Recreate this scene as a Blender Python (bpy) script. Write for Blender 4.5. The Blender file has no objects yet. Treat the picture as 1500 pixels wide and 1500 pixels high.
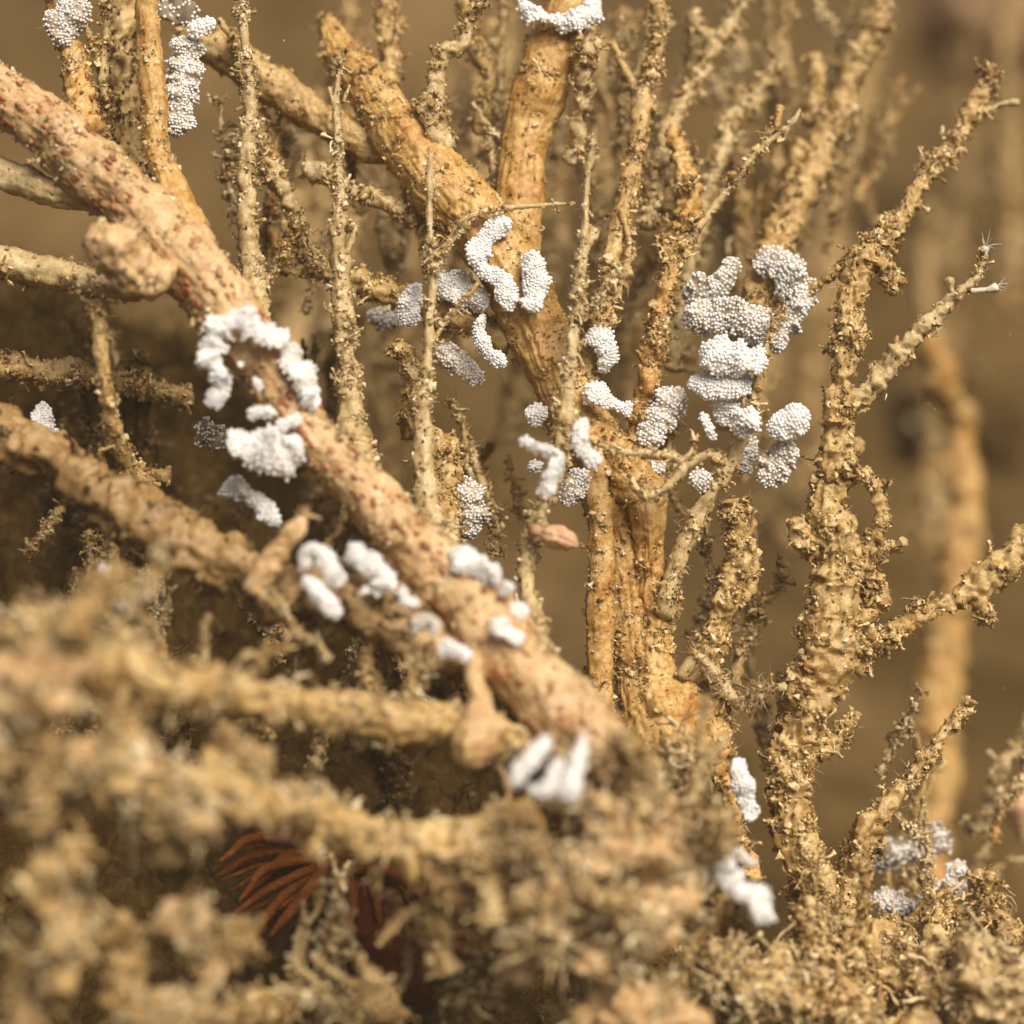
import bpy, math, random
import numpy as np
from mathutils import Vector

# ------------------------------------------------------------------ setup
# One Blender unit is one centimetre. Lengths below are written in "u" (1500 u = 4 cm across the plane of focus).
S = 4.0 / 1500.0
DIST = 4500.0                      # camera to plane of focus, in u
sc = bpy.context.scene
sc.unit_settings.system = 'METRIC'
sc.unit_settings.scale_length = 0.01
sc.render.engine = 'CYCLES'
sc.cycles.use_denoising = True
sc.cycles.use_adaptive_sampling = True
sc.cycles.adaptive_threshold = 0.03
sc.cycles.max_bounces = 6
sc.cycles.diffuse_bounces = 3
sc.cycles.transmission_bounces = 4
sc.cycles.caustics_reflective = False
sc.cycles.caustics_refractive = False
sc.cycles.sample_clamp_indirect = 6

cam_data = bpy.data.cameras.new('camera')
cam = bpy.data.objects.new('camera', cam_data)
sc.collection.objects.link(cam)
cam.location = (0, -DIST * S, 0)
cam.rotation_euler = (math.radians(90), 0, 0)
cam_data.sensor_width = 36
cam_data.lens = 108
cam_data.clip_start = 0.1
cam_data.clip_end = 2000
cam_data.dof.use_dof = True
cam_data.dof.focus_distance = (DIST - 15) * S
cam_data.dof.aperture_fstop = 0.29
sc.camera = cam

SUN_DIR = Vector((0.36, -0.70, 0.62)).normalized()
world = bpy.data.worlds.new('World')
sc.world = world
world.use_nodes = True
wn = world.node_tree
wn.nodes.clear()
sky = wn.nodes.new('ShaderNodeTexSky')
sky.sky_type = 'NISHITA'
sky.sun_disc = False
sky.sun_elevation = math.asin(SUN_DIR.z)
sky.sun_rotation = math.atan2(SUN_DIR.x, SUN_DIR.y)
sky.dust_density = 6.0
sky.ozone_density = 0.2
sky.air_density = 0.6
bg = wn.nodes.new('ShaderNodeBackground')
bg.inputs['Strength'].default_value = 0.08
wo = wn.nodes.new('ShaderNodeOutputWorld')
wn.links.new(sky.outputs[0], bg.inputs[0])
wn.links.new(bg.outputs[0], wo.inputs[0])

sun_d = bpy.data.lights.new('sun', 'SUN')
sun_d.energy = 4.7
sun_d.angle = math.radians(38)
sun_d.color = (1.0, 0.94, 0.84)
sun = bpy.data.objects.new('sun', sun_d)
sc.collection.objects.link(sun)
sun.rotation_euler = (-SUN_DIR).to_track_quat('-Z', 'Y').to_euler()

sc.view_settings.view_transform = 'Standard'
sc.view_settings.look = 'None'
sc.view_settings.gamma = 1
sc.view_settings.exposure = 0.0

# ------------------------------------------------------------------ helpers
rng = np.random.default_rng(11)
random.seed(5)
TAB = np.random.default_rng(3).random((64, 64, 64)).astype(np.float32) * 2 - 1

def noise(P, scale=1.0, off=0.0):
    """Smooth value noise in -1..1 at the points P (N,3), feature size `scale`."""
    Q = np.asarray(P, dtype=np.float64) / scale + off + 1000.37
    I = np.floor(Q).astype(np.int64)
    F = Q - I
    F = F * F * F * (F * (F * 6 - 15) + 10)
    a = I & 63
    b = (I + 1) & 63
    x0, y0, z0 = a.T
    x1, y1, z1 = b.T
    fx, fy, fz = F.T
    c = lambda x, y, z: TAB[x, y, z]
    l = lambda p, q, t: p + (q - p) * t
    return l(l(l(c(x0, y0, z0), c(x1, y0, z0), fx), l(c(x0, y1, z0), c(x1, y1, z0), fx), fy),
             l(l(c(x0, y0, z1), c(x1, y0, z1), fx), l(c(x0, y1, z1), c(x1, y1, z1), fx), fy), fz)

def billow(P, scale, off=0.0):
    return 1 - 2.2 * np.abs(noise(P, scale, off))

def at(px, py, d):
    """A pixel of the photograph at depth d behind the plane of focus -> a point in u."""
    k = 1 + d / DIST
    return np.array([(px - 750) * k, d, (750 - py) * k])

def spline(C, step):
    """Catmull-Rom through the control rows C (N,4: x,y,z,r), sampled about every `step`."""
    C = np.asarray(C, float)
    if len(C) == 2:
        C = np.array([C[0], (C[0] + C[1]) / 2, C[1]])
    E = np.vstack([2 * C[0] - C[1], C, 2 * C[-1] - C[-2]])
    E[:, 3] = np.maximum(E[:, 3], 0.5)
    out = []
    for i in range(1, len(E) - 2):
        n = max(2, int(np.linalg.norm(E[i + 1, :3] - E[i, :3]) / step))
        t = np.linspace(0, 1, n, endpoint=False)[:, None]
        p0, p1, p2, p3 = E[i - 1], E[i], E[i + 1], E[i + 2]
        out.append(0.5 * (2 * p1 + (p2 - p0) * t + (2 * p0 - 5 * p1 + 4 * p2 - p3) * t ** 2 + (3 * p1 - p0 - 3 * p2 + p3) * t ** 3))
    out.append(C[-1:])
    return np.vstack(out)

def frames(P):
    T = np.gradient(P, axis=0)
    T /= np.linalg.norm(T, axis=1)[:, None] + 1e-9
    N = np.zeros_like(T)
    ref = np.array([0.0, -1.0, 0.0])
    n = ref - T[0] * ref.dot(T[0])
    if np.linalg.norm(n) < 0.2:
        n = np.array([1.0, 0, 0]) - T[0] * T[0][0]
    n /= np.linalg.norm(n)
    for i in range(len(P)):
        n = n - T[i] * n.dot(T[i])
        n /= np.linalg.norm(n) + 1e-9
        N[i] = n
    return T, N, np.cross(T, N)

STYLES = {
    # big: uneven girth; fib: lengthwise fibres; b1/b2: lumps (size, height); f: fine grain
    'fleshy': dict(big=.16, fib=1.7, b1=(26, 3.0), b2=(11, 2.0), f=1.2),
    'fibrous': dict(big=.15, fib=2.0, b1=(18, 1.6), b2=(8, 1.2), f=.8),
    'crumb': dict(big=.38, fib=1.0, b1=(22, 7.0), b2=(9.5, 4.2), f=1.4),
    'stem': dict(big=.34, fib=1.4, b1=(12, 1.6), b2=(6, 1.3), f=.8),
    'soft': dict(big=.34, fib=2.6, b1=(34, 9.0), b2=(13, 5.0), f=1.3),
    'smooth': dict(big=.08, fib=0.5, b1=(20, .5), b2=(8, .3), f=.0),
}

def tube(C, style='stem', step=3.2, ctrl_u=True, wander=None, flat=1.0, seed=0.0):
    """C rows: (px, py, r, depth). Returns verts (u), faces, normals."""
    st = STYLES[style]
    W = []
    for (x, y, r, d) in C:
        p = at(x, y, d)
        W.append([p[0], p[1], p[2], r * {'stem': .8, 'crumb': .76}.get(style, 1) * (1 + d / DIST)])
    K = spline(W, step)
    P, R = K[:, :3], K[:, 3]
    w = wander if wander is not None else 0.22
    for k, sca in enumerate((70.0, 24.0)):
        off = np.stack([noise(P, sca, 11.3 * k + seed), noise(P, sca, 31.7 + k + seed), noise(P, sca, 57.1 + k + seed)], 1)
        P = P + off * (np.minimum(R, 24) * w * (1.0 if k == 0 else .5))[:, None]
    T, N, B = frames(P)
    rmax = R.max()
    seg = int(np.clip(2 * math.pi * rmax / step, 9, 110))
    a = np.linspace(0, 2 * math.pi, seg, endpoint=False)
    ca, sa = np.cos(a), np.sin(a)
    D = N[:, None, :] * ca[None, :, None] * flat + B[:, None, :] * sa[None, :, None]
    n = len(P)
    base = P[:, None, :] + D * R[:, None, None]
    Pf = base.reshape(-1, 3)
    Rf = np.repeat(R, seg)
    arc = np.concatenate([[0], np.cumsum(np.linalg.norm(np.diff(P, axis=0), axis=1))])
    dl = Rf * st['big'] * (noise(Pf, max(rmax * 1.3, 9), seed) + .6 * noise(Pf, max(rmax * .6, 6), seed + 7))
    FB = np.stack([np.tile(ca * rmax / 4.2, n), np.tile(sa * rmax / 4.2, n), np.repeat(arc / 48.0, seg)], 1)
    lim = np.minimum(1, Rf / 16)
    dl += st['fib'] * lim * (noise(FB, 1.0, seed) + .5 * noise(FB * np.array([2.1, 2.1, 1.4]), 1.0, seed + 3))
    dl += st['b1'][1] * lim * billow(Pf, st['b1'][0], seed) * (.65 + .6 * noise(Pf, 60, seed + 2))
    dl += st['b2'][1] * np.minimum(1, Rf / 9) * billow(Pf, st['b2'][0], seed + 5)
    if st['f']:
        dl += st['f'] * noise(Pf, 4.0, seed + 9)
    dl = np.maximum(dl, -.6 * Rf)
    V = Pf + D.reshape(-1, 3) * dl[:, None]
    i = np.arange(n - 1)[:, None] * seg
    j = np.arange(seg)[None, :]
    k = (j + 1) % seg
    F = np.stack([i + j, i + k, i + seg + k, i + seg + j], -1).reshape(-1, 4)
    nv = len(V)
    V = np.vstack([V, P[0] - T[0] * R[0] * .5, P[-1] + T[-1] * R[-1] * .5])
    j = np.arange(seg)
    k = (j + 1) % seg
    tri = np.vstack([np.stack([np.full(seg, nv), k, j], 1), np.stack([np.full(seg, nv + 1), (n - 1) * seg + j, (n - 1) * seg + k], 1)])
    return V, F, tri, D.reshape(-1, 3), np.repeat(T, seg, 0)

def make_mesh(name, V, quads, tris, mat, smooth=True):
    V = np.asarray(V, np.float32) * S
    nq, nt = len(quads), len(tris)
    me = bpy.data.meshes.new(name)
    me.vertices.add(len(V))
    me.vertices.foreach_set('co', V.ravel())
    me.loops.add(nq * 4 + nt * 3)
    lv = np.concatenate([np.asarray(quads, np.int32).reshape(-1), np.asarray(tris, np.int32).reshape(-1)])
    me.loops.foreach_set('vertex_index', lv)
    me.polygons.add(nq + nt)
    st = np.concatenate([np.arange(nq, dtype=np.int32) * 4, nq * 4 + np.arange(nt, dtype=np.int32) * 3])
    me.polygons.foreach_set('loop_start', st)
    me.polygons.foreach_set('use_smooth', np.full(nq + nt, smooth))
    me.update(calc_edges=True)
    if mat is not None:
        me.materials.append(mat)
    return me

def link(name, me, parent=None, loc=None):
    o = bpy.data.objects.new(name, me)
    sc.collection.objects.link(o)
    if parent is not None:
        o.parent = parent
    if loc is not None:
        o.location = loc
    return o

def thing(name, label, cat, origin, group=None):
    o = bpy.data.objects.new(name, None)
    o.empty_display_size = .05
    sc.collection.objects.link(o)
    o.location = Vector(np.asarray(origin, float) * S)
    o['label'] = label
    o['category'] = cat
    if group:
        o['group'] = group
    return o

EMPTY3 = np.zeros((0, 3), np.int32)
EMPTY4 = np.zeros((0, 4), np.int32)

def ico(sub):
    t = (1 + 5 ** .5) / 2
    v = np.array([(-1, t, 0), (1, t, 0), (-1, -t, 0), (1, -t, 0), (0, -1, t), (0, 1, t), (0, -1, -t), (0, 1, -t), (t, 0, -1), (t, 0, 1), (-t, 0, -1), (-t, 0, 1)], float)
    f = np.array([(0, 11, 5), (0, 5, 1), (0, 1, 7), (0, 7, 10), (0, 10, 11), (1, 5, 9), (5, 11, 4), (11, 10, 2), (10, 7, 6), (7, 1, 8), (3, 9, 4), (3, 4, 2), (3, 2, 6), (3, 6, 8), (3, 8, 9), (4, 9, 5), (2, 4, 11), (6, 2, 10), (8, 6, 7), (9, 8, 1)])
    v /= np.linalg.norm(v, axis=1)[:, None]
    for _ in range(sub):
        e = {}
        vs = list(v)
        nf = []
        def mid(a, b):
            key = (min(a, b), max(a, b))
            if key not in e:
                m = vs[a] + vs[b]
                vs.append(m / np.linalg.norm(m))
                e[key] = len(vs) - 1
            return e[key]
        for a, b, c in f:
            ab, bc, ca_ = mid(a, b), mid(b, c), mid(c, a)
            nf += [(a, ab, ca_), (b, bc, ab), (c, ca_, bc), (ab, bc, ca_)]
        v, f = np.array(vs), np.array(nf)
    return v, f

ICO0, ICO1 = ico(0), ico(1)
OCT = (np.array([(1, 0, 0), (-1, 0, 0), (0, 1, 0), (0, -1, 0), (0, 0, 1), (0, 0, -1)], float),
       np.array([(0, 2, 4), (2, 1, 4), (1, 3, 4), (3, 0, 4), (2, 0, 5), (1, 2, 5), (3, 1, 5), (0, 3, 5)]))
def oct_sphere():
    v, f = list(OCT[0]), []
    e = {}
    def mid(a, b):
        k = (min(a, b), max(a, b))
        if k not in e:
            m = v[a] + v[b]
            v.append(m / np.linalg.norm(m))
            e[k] = len(v) - 1
        return e[k]
    for a, b, c in OCT[1]:
        p, q, r = mid(a, b), mid(b, c), mid(c, a)
        f += [(a, p, r), (b, q, p), (c, r, q), (p, q, r)]
    return np.array(v), np.array(f)
BALL = oct_sphere()
OCT_SOFT = ICO0

def rand_rot(n):
    q = rng.normal(size=(n, 4))
    q /= np.linalg.norm(q, axis=1)[:, None]
    w, x, y, z = q.T
    return np.stack([np.stack([1 - 2 * (y * y + z * z), 2 * (x * y - z * w), 2 * (x * z + y * w)], 1),
                     np.stack([2 * (x * y + z * w), 1 - 2 * (x * x + z * z), 2 * (y * z - x * w)], 1),
                     np.stack([2 * (x * z - y * w), 2 * (y * z + x * w), 1 - 2 * (x * x + y * y)], 1)], 1)

def crumbs(P, size, shape=None, squash=.32):
    """Irregular flakes and grains, one at each P, of radius `size` (N,)."""
    v, f = shape or OCT
    n = len(P)
    J = v[None] * (1 + rng.uniform(-.45, .45, (n, len(v), 1)))
    J = J * np.stack([np.ones(n), rng.uniform(squash, 1, n), rng.uniform(squash * .7, 1, n)], 1)[:, None, :]
    J = np.einsum('nij,nvj->nvi', rand_rot(n), J) * size[:, None, None] + P[:, None, :]
    F = f[None] + (np.arange(n) * len(v))[:, None, None]
    return J.reshape(-1, 3), F.reshape(-1, 3)

def threads(P, D, length, rad, rings=6, seg=4, curl=.7, bulb=0.0):
    """Short crooked hairs growing from P along D; bulb > 0 gives them a knobbed tip."""
    n = len(P)
    t = np.linspace(0, 1, rings)
    h = np.zeros((n, rings, 3))
    d = D + rng.normal(0, .35, (n, 3))
    d /= np.linalg.norm(d, axis=1)[:, None]
    p = P - d * rad[:, None]
    turn = rng.normal(0, curl, (n, 3))
    for i in range(rings):
        h[:, i] = p
        p = p + d * (length / (rings - 1))[:, None]
        d = d + (turn + rng.normal(0, curl * .7, (n, 3))) / rings * 1.6
        d /= np.linalg.norm(d, axis=1)[:, None]
    prof = (1 - (.15 if bulb else .55) * t)[None] * rad[:, None]
    if bulb:
        prof = prof * (1 + bulb * np.exp(-((t - .92) / .16) ** 2)[None] * rng.uniform(0, 1.3, (n, 1)))
    prof = prof * (1 + .25 * rng.normal(size=prof.shape))
    A = rng.normal(size=(n, 3))
    Tn = h[:, -1] - h[:, 0]
    Tn /= np.linalg.norm(Tn, axis=1)[:, None] + 1e-9
    A -= Tn * (A * Tn).sum(1)[:, None]
    A /= np.linalg.norm(A, axis=1)[:, None] + 1e-9
    Bn = np.cross(Tn, A)
    a = np.linspace(0, 2 * math.pi, seg, endpoint=False)
    ringv = A[:, None, :] * np.cos(a)[None, :, None] + Bn[:, None, :] * np.sin(a)[None, :, None]
    V = h[:, :, None, :] + ringv[:, None] * prof[:, :, None, None]
    i = np.arange(rings - 1)[:, None] * seg
    j = np.arange(seg)[None]
    k = (j + 1) % seg
    F = np.stack([i + j, i + k, i + seg + k, i + seg + j], -1).reshape(-1, 4)
    cap = np.array([[(rings - 1) * seg + q for q in range(4)]]) if seg == 4 else np.zeros((0, 4), int)
    F = np.vstack([F, cap])
    F = F[None] + (np.arange(n) * rings * seg)[:, None, None]
    return V.reshape(-1, 3), F.reshape(-1, 4)

# ------------------------------------------------------------------ materials
def nodes_of(name):
    m = bpy.data.materials.new(name)
    m.use_nodes = True
    nt = m.node_tree
    b = nt.nodes['Principled BSDF']
    return m, nt, b

def tissue(name, cols, spots=None, rough=.42, scale=1.0, island=0.0, bump=.5, sss=.0, stripe=False, specks=.0, wet=.5, trans=0.0):
    """Mottled organic tissue; cols: list of (position, rgb)."""
    m, nt, b = nodes_of(name)
    N, L = nt.nodes, nt.links
    geo = N.new('ShaderNodeNewGeometry')
    def nz(sca, det=4, rg=.6, dist=0.0):
        n = N.new('ShaderNodeTexNoise')
        n.inputs['Scale'].default_value = sca / (S * scale)
        n.inputs['Detail'].default_value = det
        n.inputs['Roughness'].default_value = rg
        n.inputs['Distortion'].default_value = dist
        L.new(geo.outputs['Position'], n.inputs['Vector'])
        return n.outputs['Fac']
    def math_(op, a, c):
        n = N.new('ShaderNodeMath')
        n.operation = op
        for i, x in enumerate((a, c)):
            if isinstance(x, (int, float)):
                n.inputs[i].default_value = x
            else:
                L.new(x, n.inputs[i])
        return n.outputs[0]
    big, mid, fine, tiny = nz(1 / 75, 3), nz(1 / 20, 4, .65, .6), nz(1 / 6, 4, .7, .5), nz(1 / 2.4, 2, .6)
    f = math_('ADD', math_('ADD', math_('MULTIPLY', big, .34), math_('MULTIPLY', tiny, .22)), math_('ADD', math_('MULTIPLY', mid, .34), math_('MULTIPLY', fine, .42)))
    f = math_('ADD', math_('MULTIPLY', math_('SUBTRACT', f, .66), 2.5), .5)
    if island:
        f = math_('ADD', f, math_('MULTIPLY', math_('SUBTRACT', geo.outputs['Random Per Island'], .5), island))
    r = N.new('ShaderNodeValToRGB')
    e = r.color_ramp.elements
    e[0].position, e[0].color = cols[0][0], (*cols[0][1], 1)
    e[1].position, e[1].color = cols[-1][0], (*cols[-1][1], 1)
    for p, c in cols[1:-1]:
        x = e.new(p)
        x.color = (*c, 1)
    L.new(f, r.inputs[0])
    col = r.outputs[0]
    def mix(fac, a, c):
        n = N.new('ShaderNodeMix')
        n.data_type = 'RGBA'
        L.new(fac, n.inputs['Factor'])
        L.new(a, n.inputs['A'])
        n.inputs['B'].default_value = (*c, 1)
        return n.outputs['Result']
    def sharp(v, lo, hi):
        n = N.new('ShaderNodeMapRange')
        n.inputs['From Min'].default_value = lo
        n.inputs['From Max'].default_value = hi
        L.new(v, n.inputs['Value'])
        return n.outputs['Result']
    if spots:
        col = mix(sharp(nz(1 / 13, 1.5, .4), .60, .66), col, spots)
    if specks:
        n = N.new('ShaderNodeTexVoronoi')
        n.inputs['Scale'].default_value = 1 / (S * 26)
        L.new(geo.outputs['Position'], n.inputs['Vector'])
        col = mix(sharp(n.outputs['Distance'], specks, specks * .6), col, (.03, .02, .012))
    L.new(col, b.inputs['Base Color'])
    b.inputs['Roughness'].default_value = rough
    b.inputs['Specular IOR Level'].default_value = wet
    if sss:
        b.inputs['Subsurface Weight'].default_value = sss
        b.inputs['Subsurface Radius'].default_value = (1.0, .6, .28)
        b.inputs['Subsurface Scale'].default_value = 8 * S
    if bump:
        bp = N.new('ShaderNodeBump')
        bp.inputs['Strength'].default_value = bump
        bp.inputs['Distance'].default_value = 3.0 * S
        hgt = math_('ADD', nz(1 / 3.2, 3, .7), math_('MULTIPLY', mid, .8))
        L.new(hgt, bp.inputs['Height'])
        L.new(bp.outputs[0], b.inputs['Normal'])
    if trans:
        tr = N.new('ShaderNodeBsdfTranslucent')
        mx = N.new('ShaderNodeMixShader')
        mx.inputs[0].default_value = trans
        L.new(col, tr.inputs['Color'])
        L.new(b.outputs[0], mx.inputs[1])
        L.new(tr.outputs[0], mx.inputs[2])
        L.new(mx.outputs[0], N['Material Output'].inputs['Surface'])
    return m

TAN = [(0.0, (.11, .048, .008)), (.28, (.30, .168, .044)), (.6, (.50, .335, .124)), (1.0, (.74, .59, .32))]
ORANGE = [(0.0, (.17, .058, .007)), (.3, (.38, .176, .032)), (.62, (.54, .335, .105)), (1.0, (.74, .56, .29))]
PINK = [(0.0, (.23, .092, .026)), (.32, (.44, .250, .094)), (.65, (.59, .405, .200)), (1.0, (.77, .61, .39))]
PALE = [(0.0, (.18, .106, .036)), (.32, (.38, .256, .102)), (.65, (.55, .41, .195)), (1.0, (.77, .65, .42))]
DIM = [(0.0, (.018, .009, .002)), (.4, (.052, .029, .007)), (.7, (.115, .069, .020)), (1.0, (.31, .205, .085))]  # dark browns with the shade of gaps and thicket put into the colour
M = {
    'tan': tissue('tan tissue', TAN, specks=.12),
    'orange': tissue('orange tan tissue', ORANGE, specks=.10),
    'speckled': tissue('speckled tissue', PINK),
    'pale': tissue('pale stem', PALE, specks=.11),
    'pink': tissue('pinkish crust', PINK),
    'brown': tissue('brown orange tissue', [(0, (.10, .048, .010)), (.35, (.23, .13, .038)), (.65, (.36, .225, .085)), (1, (.52, .37, .19))]),
    'dim': tissue('shaded brown tissue', DIM, rough=.8, wet=.12),
    'crust': tissue('crumbly crust', TAN, island=.9, bump=.3),
    'crust_pale': tissue('pale silt crust', PALE, island=1.0, bump=.3),
    'crust_dim': tissue('shaded brown silt crust', DIM, rough=.8, wet=.15, island=.9, bump=.3),
    'fuzz': tissue('fuzzy growth', [(0, (.20, .11, .035)), (.5, (.45, .31, .14)), (1, (.68, .54, .33))], island=1.2, bump=0, trans=.2),
    'polyp_pink': tissue('pink polyp', [(0, (.42, .19, .09)), (.5, (.55, .33, .185)), (1, (.66, .46, .30))], sss=.4, bump=.2),
    'spot': tissue('red brown spots', [(0, (.16, .045, .012)), (.5, (.30, .10, .03)), (1, (.42, .17, .06))], island=.8, bump=0),
    'dark_grain': tissue('dark grains', [(0, (.010, .010, .008)), (.6, (.02, .025, .018)), (1, (.03, .06, .045))], island=1.2, bump=0, rough=.3),
    'tentacle': tissue('shade darkened rust tentacle', [(0, (.10, .020, .003)), (.5, (.20, .055, .009)), (1, (.38, .14, .03))], bump=.3, rough=.75, wet=.1, trans=.35),  # rust colour lowered, the hollow's shadow is painted in
    'anemone': tissue('shade darkened red column', [(0, (.035, .005, .002)), (.5, (.065, .010, .003)), (1, (.10, .018, .006))], bump=.6, rough=.8, wet=.1),  # red darkened to carry the shadow of the hollow
    'clear': tissue('glassy polyp', [(0, (.40, .33, .22)), (.5, (.55, .48, .36)), (1, (.68, .62, .52))], sss=.5, bump=.1),
}

def egg_mat(name, c, rough=.42, jelly=False):
    m, nt, b = nodes_of(name)
    geo = nt.nodes.new('ShaderNodeNewGeometry')
    r = nt.nodes.new('ShaderNodeValToRGB')
    k = .80 if not jelly else .9
    r.color_ramp.elements[0].color = (c[0] * k, c[1] * k, c[2] * k, 1)
    r.color_ramp.elements[1].color = (*c, 1)
    nt.links.new(geo.outputs['Random Per Island'], r.inputs[0])
    nt.links.new(r.outputs[0], b.inputs['Base Color'])
    b.inputs['Roughness'].default_value = rough
    b.inputs['Specular IOR Level'].default_value = .6
    b.inputs['Subsurface Weight'].default_value = .5
    b.inputs['Subsurface Radius'].default_value = (1, .85, .7)
    b.inputs['Subsurface Scale'].default_value = 6 * S
    return m

M['egg'] = egg_mat('white eggs', (.94, .92, .89))
M['egg_grey'] = egg_mat('grey part shaded eggs', (.88, .84, .79), .25)  # grey is partly older eggs, partly shade put into the colour
M['jelly'] = egg_mat('egg jelly', (.82, .75, .66), .3, True)
M['jelly_clear'] = egg_mat('watery egg jelly', (.26, .20, .13), .2, True)
M['jelly_grey'] = egg_mat('clear part shaded egg jelly', (.50, .40, .29), .2, True)  # darker brown-grey jelly, some of it painted shade

# ------------------------------------------------------------------ setting: seabed and murk backdrop
def sheet(name, xs, ys, zf, mat, label=None):
    X, Y = np.meshgrid(xs, ys)
    P = np.stack([X.ravel(), Y.ravel(), np.zeros(X.size)], 1)
    P[:, 2] = zf(P)
    nx, ny = len(xs), len(ys)
    i = np.arange(ny - 1)[:, None] * nx
    j = np.arange(nx - 1)[None]
    F = np.stack([i + j, i + j + 1, i + nx + j + 1, i + nx + j], -1).reshape(-1, 4)
    o = link(name, make_mesh(name, P, F, EMPTY3, mat))
    o['kind'] = 'structure'
    return o, P

def sstep(a, b, x):
    t = np.clip((x - a) / (b - a), 0, 1)
    return t * t * (3 - 2 * t)

def mound_z(P):
    x, y = P[:, 0], P[:, 1]
    z = -830 + np.interp(x, [-1500, 150, 420, 1500], [330, 330, 90, 60]) * sstep(-500, 260, y)
    crest = np.interp(x, [-1500, -750, -420, -120, 120, 400, 900, 1500], [1000, 830, 640, 330, 130, 0, 0, 0])
    z += crest * sstep(20, 480, y)
    z -= 700 * np.exp(-(((x + 380) / 560) ** 2 + ((y + 150) / 230) ** 2) ** 1.6)
    z -= 300 * sstep(700, 1200, y)
    Q = np.stack([x, y, z], 1)
    z += 70 * noise(Q, 240) + 40 * noise(Q, 95, 4) + 17 * billow(Q, 42, 2) + 9 * billow(Q, 19, 8)
    return z

M['bed'] = tissue('shaded silted bed', DIM, bump=.9, rough=.9, wet=.05)  # bed colour includes painted shade
M['far'] = tissue('murk brown backdrop', [(0, (.018, .010, .002)), (.38, (.058, .035, .010)), (.65, (.13, .081, .029)), (1, (.29, .185, .09))], scale=26, bump=0, rough=.9, wet=.05)  # brown of murky, dimly lit water put into the slope's colour
M['far_pink'] = tissue('far pinkish backdrop tone', [(0, (.16, .086, .034)), (.5, (.26, .150, .066)), (1, (.34, .21, .10))], scale=20, bump=0)  # lighter pinkish tone for the added backdrop mass
mound, MP = sheet('seabed', np.arange(-1500, 1501, 12.0), np.arange(-900, 1200, 12.0), mound_z, M['bed'])

def far_z(P):
    x, y = P[:, 0], P[:, 1]
    z = -1000 + 6600 * sstep(700, 14500, y)
    Q = np.stack([x, y, z], 1)
    return z + 380 * noise(Q, 2600) + 200 * noise(Q, 1000, 3)
sheet('murk_backdrop_slope', np.linspace(-9000, 9000, 150), np.linspace(1100, 16000, 130), far_z, M['far'])  # added rising slope standing in for open murky water

# silt and hair growing on the seabed
def bed_cover():
    n = 9000
    idx = rng.choice(len(MP), n)
    P = MP[idx] + rng.normal(0, 4, (n, 3))
    V, F = crumbs(P, rng.uniform(2.5, 10, n))
    o = link('silt_crust', make_mesh('silt_crust', V, EMPTY4, F, M['crust_dim'], False), mound)
    o['kind'] = 'stuff'
    n = 3200
    idx = rng.choice(np.nonzero((MP[:, 1] > 120) & (MP[:, 0] < 300))[0], n)
    V, F = threads(MP[idx], np.tile([0, -.3, 1.0], (n, 1)), rng.uniform(20, 110, n), rng.uniform(.8, 2.6, n), 7, 3, 1.6)
    o = link('hair_growth', make_mesh('hair_growth', V, F, EMPTY3, M['dim']), mound)
    o['kind'] = 'stuff'
bed_cover()

# ------------------------------------------------------------------ branches
SEED = [0.0]

def dress(parent, base, V, D, T, crumb, fuzz, mats, size=(1.6, 6.0), flen=(7, 30), bulb=0.0, clump=34, dark=0.0, twig=0, tlen=(10, 42)):
    """Crust, hairs and dark grains on a set of surface points."""
    n0 = len(V)
    mask = noise(V, clump, 2.2) + .5 * noise(V, clump * .4, 8.1)
    w = np.clip(mask + .38, .09, None) ** 1.4
    w /= w.sum()
    def put(name, v, q, t, mat, smooth):
        o = link(name, make_mesh(name, v - base, q, t, mat, smooth), parent)
        o['kind'] = 'stuff'
    if crumb:
        crumb = int(crumb * 1.15)
        i = rng.choice(n0, crumb, p=w)
        sz = size[0] + (size[1] - size[0]) * rng.random(crumb) ** 2.8
        nb = int(crumb * .16)
        v1, f1 = crumbs(V[i[nb:]] + D[i[nb:]] * (sz[nb:] * rng.uniform(-.1, 1.0, crumb - nb))[:, None], sz[nb:])
        v2, f2 = crumbs(V[i[:nb]] + D[i[:nb]] * (sz[:nb] * .35)[:, None], sz[:nb] * 1.4, ICO0, .6)
        put('crust', np.vstack([v1, v2]), EMPTY4, np.vstack([f1, f2 + len(v1)]), M[mats[0]], False)
    if fuzz:
        fuzz = max(1, int(fuzz * .4))
        i = rng.choice(n0, fuzz, p=w)
        v, f = threads(V[i], D[i] + T[i] * rng.normal(0, .5, (fuzz, 1)), rng.uniform(*flen, fuzz) * rng.uniform(.4, 1, fuzz), rng.uniform(.35, .95, fuzz), 6, 3, 2.2)
        put('fuzz', v, f, EMPTY3, M[mats[1]], True)
    if twig:
        i = rng.choice(n0, twig, p=w)
        ln = tlen[0] + (tlen[1] - tlen[0]) * rng.random(twig) ** 1.8
        v, f = threads(V[i], D[i] + T[i] * rng.normal(-.5, .6, (twig, 1)), ln, rng.uniform(1.1, 2.8, twig), 7, 4, 2.4, 1.0)
        put('twiglets', v, f, EMPTY3, M[mats[0]], True)
        k = rng.choice(len(v), min(len(v), int(twig * 5.5)))
        q = v[k] + rng.normal(0, 2.2, (len(k), 3))
        v, f = crumbs(q, 1.0 + 3.4 * rng.random(len(k)) ** 2.5)
        put('floc', v, EMPTY4, f, M[mats[0]], False)
    if dark:
        i = rng.choice(n0, dark)
        v, f = crumbs(V[i] + D[i] * .8, rng.uniform(1.0, 3.2, dark))
        put('dark_grains', v, EMPTY4, f, M['dark_grain'], False)

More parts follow.
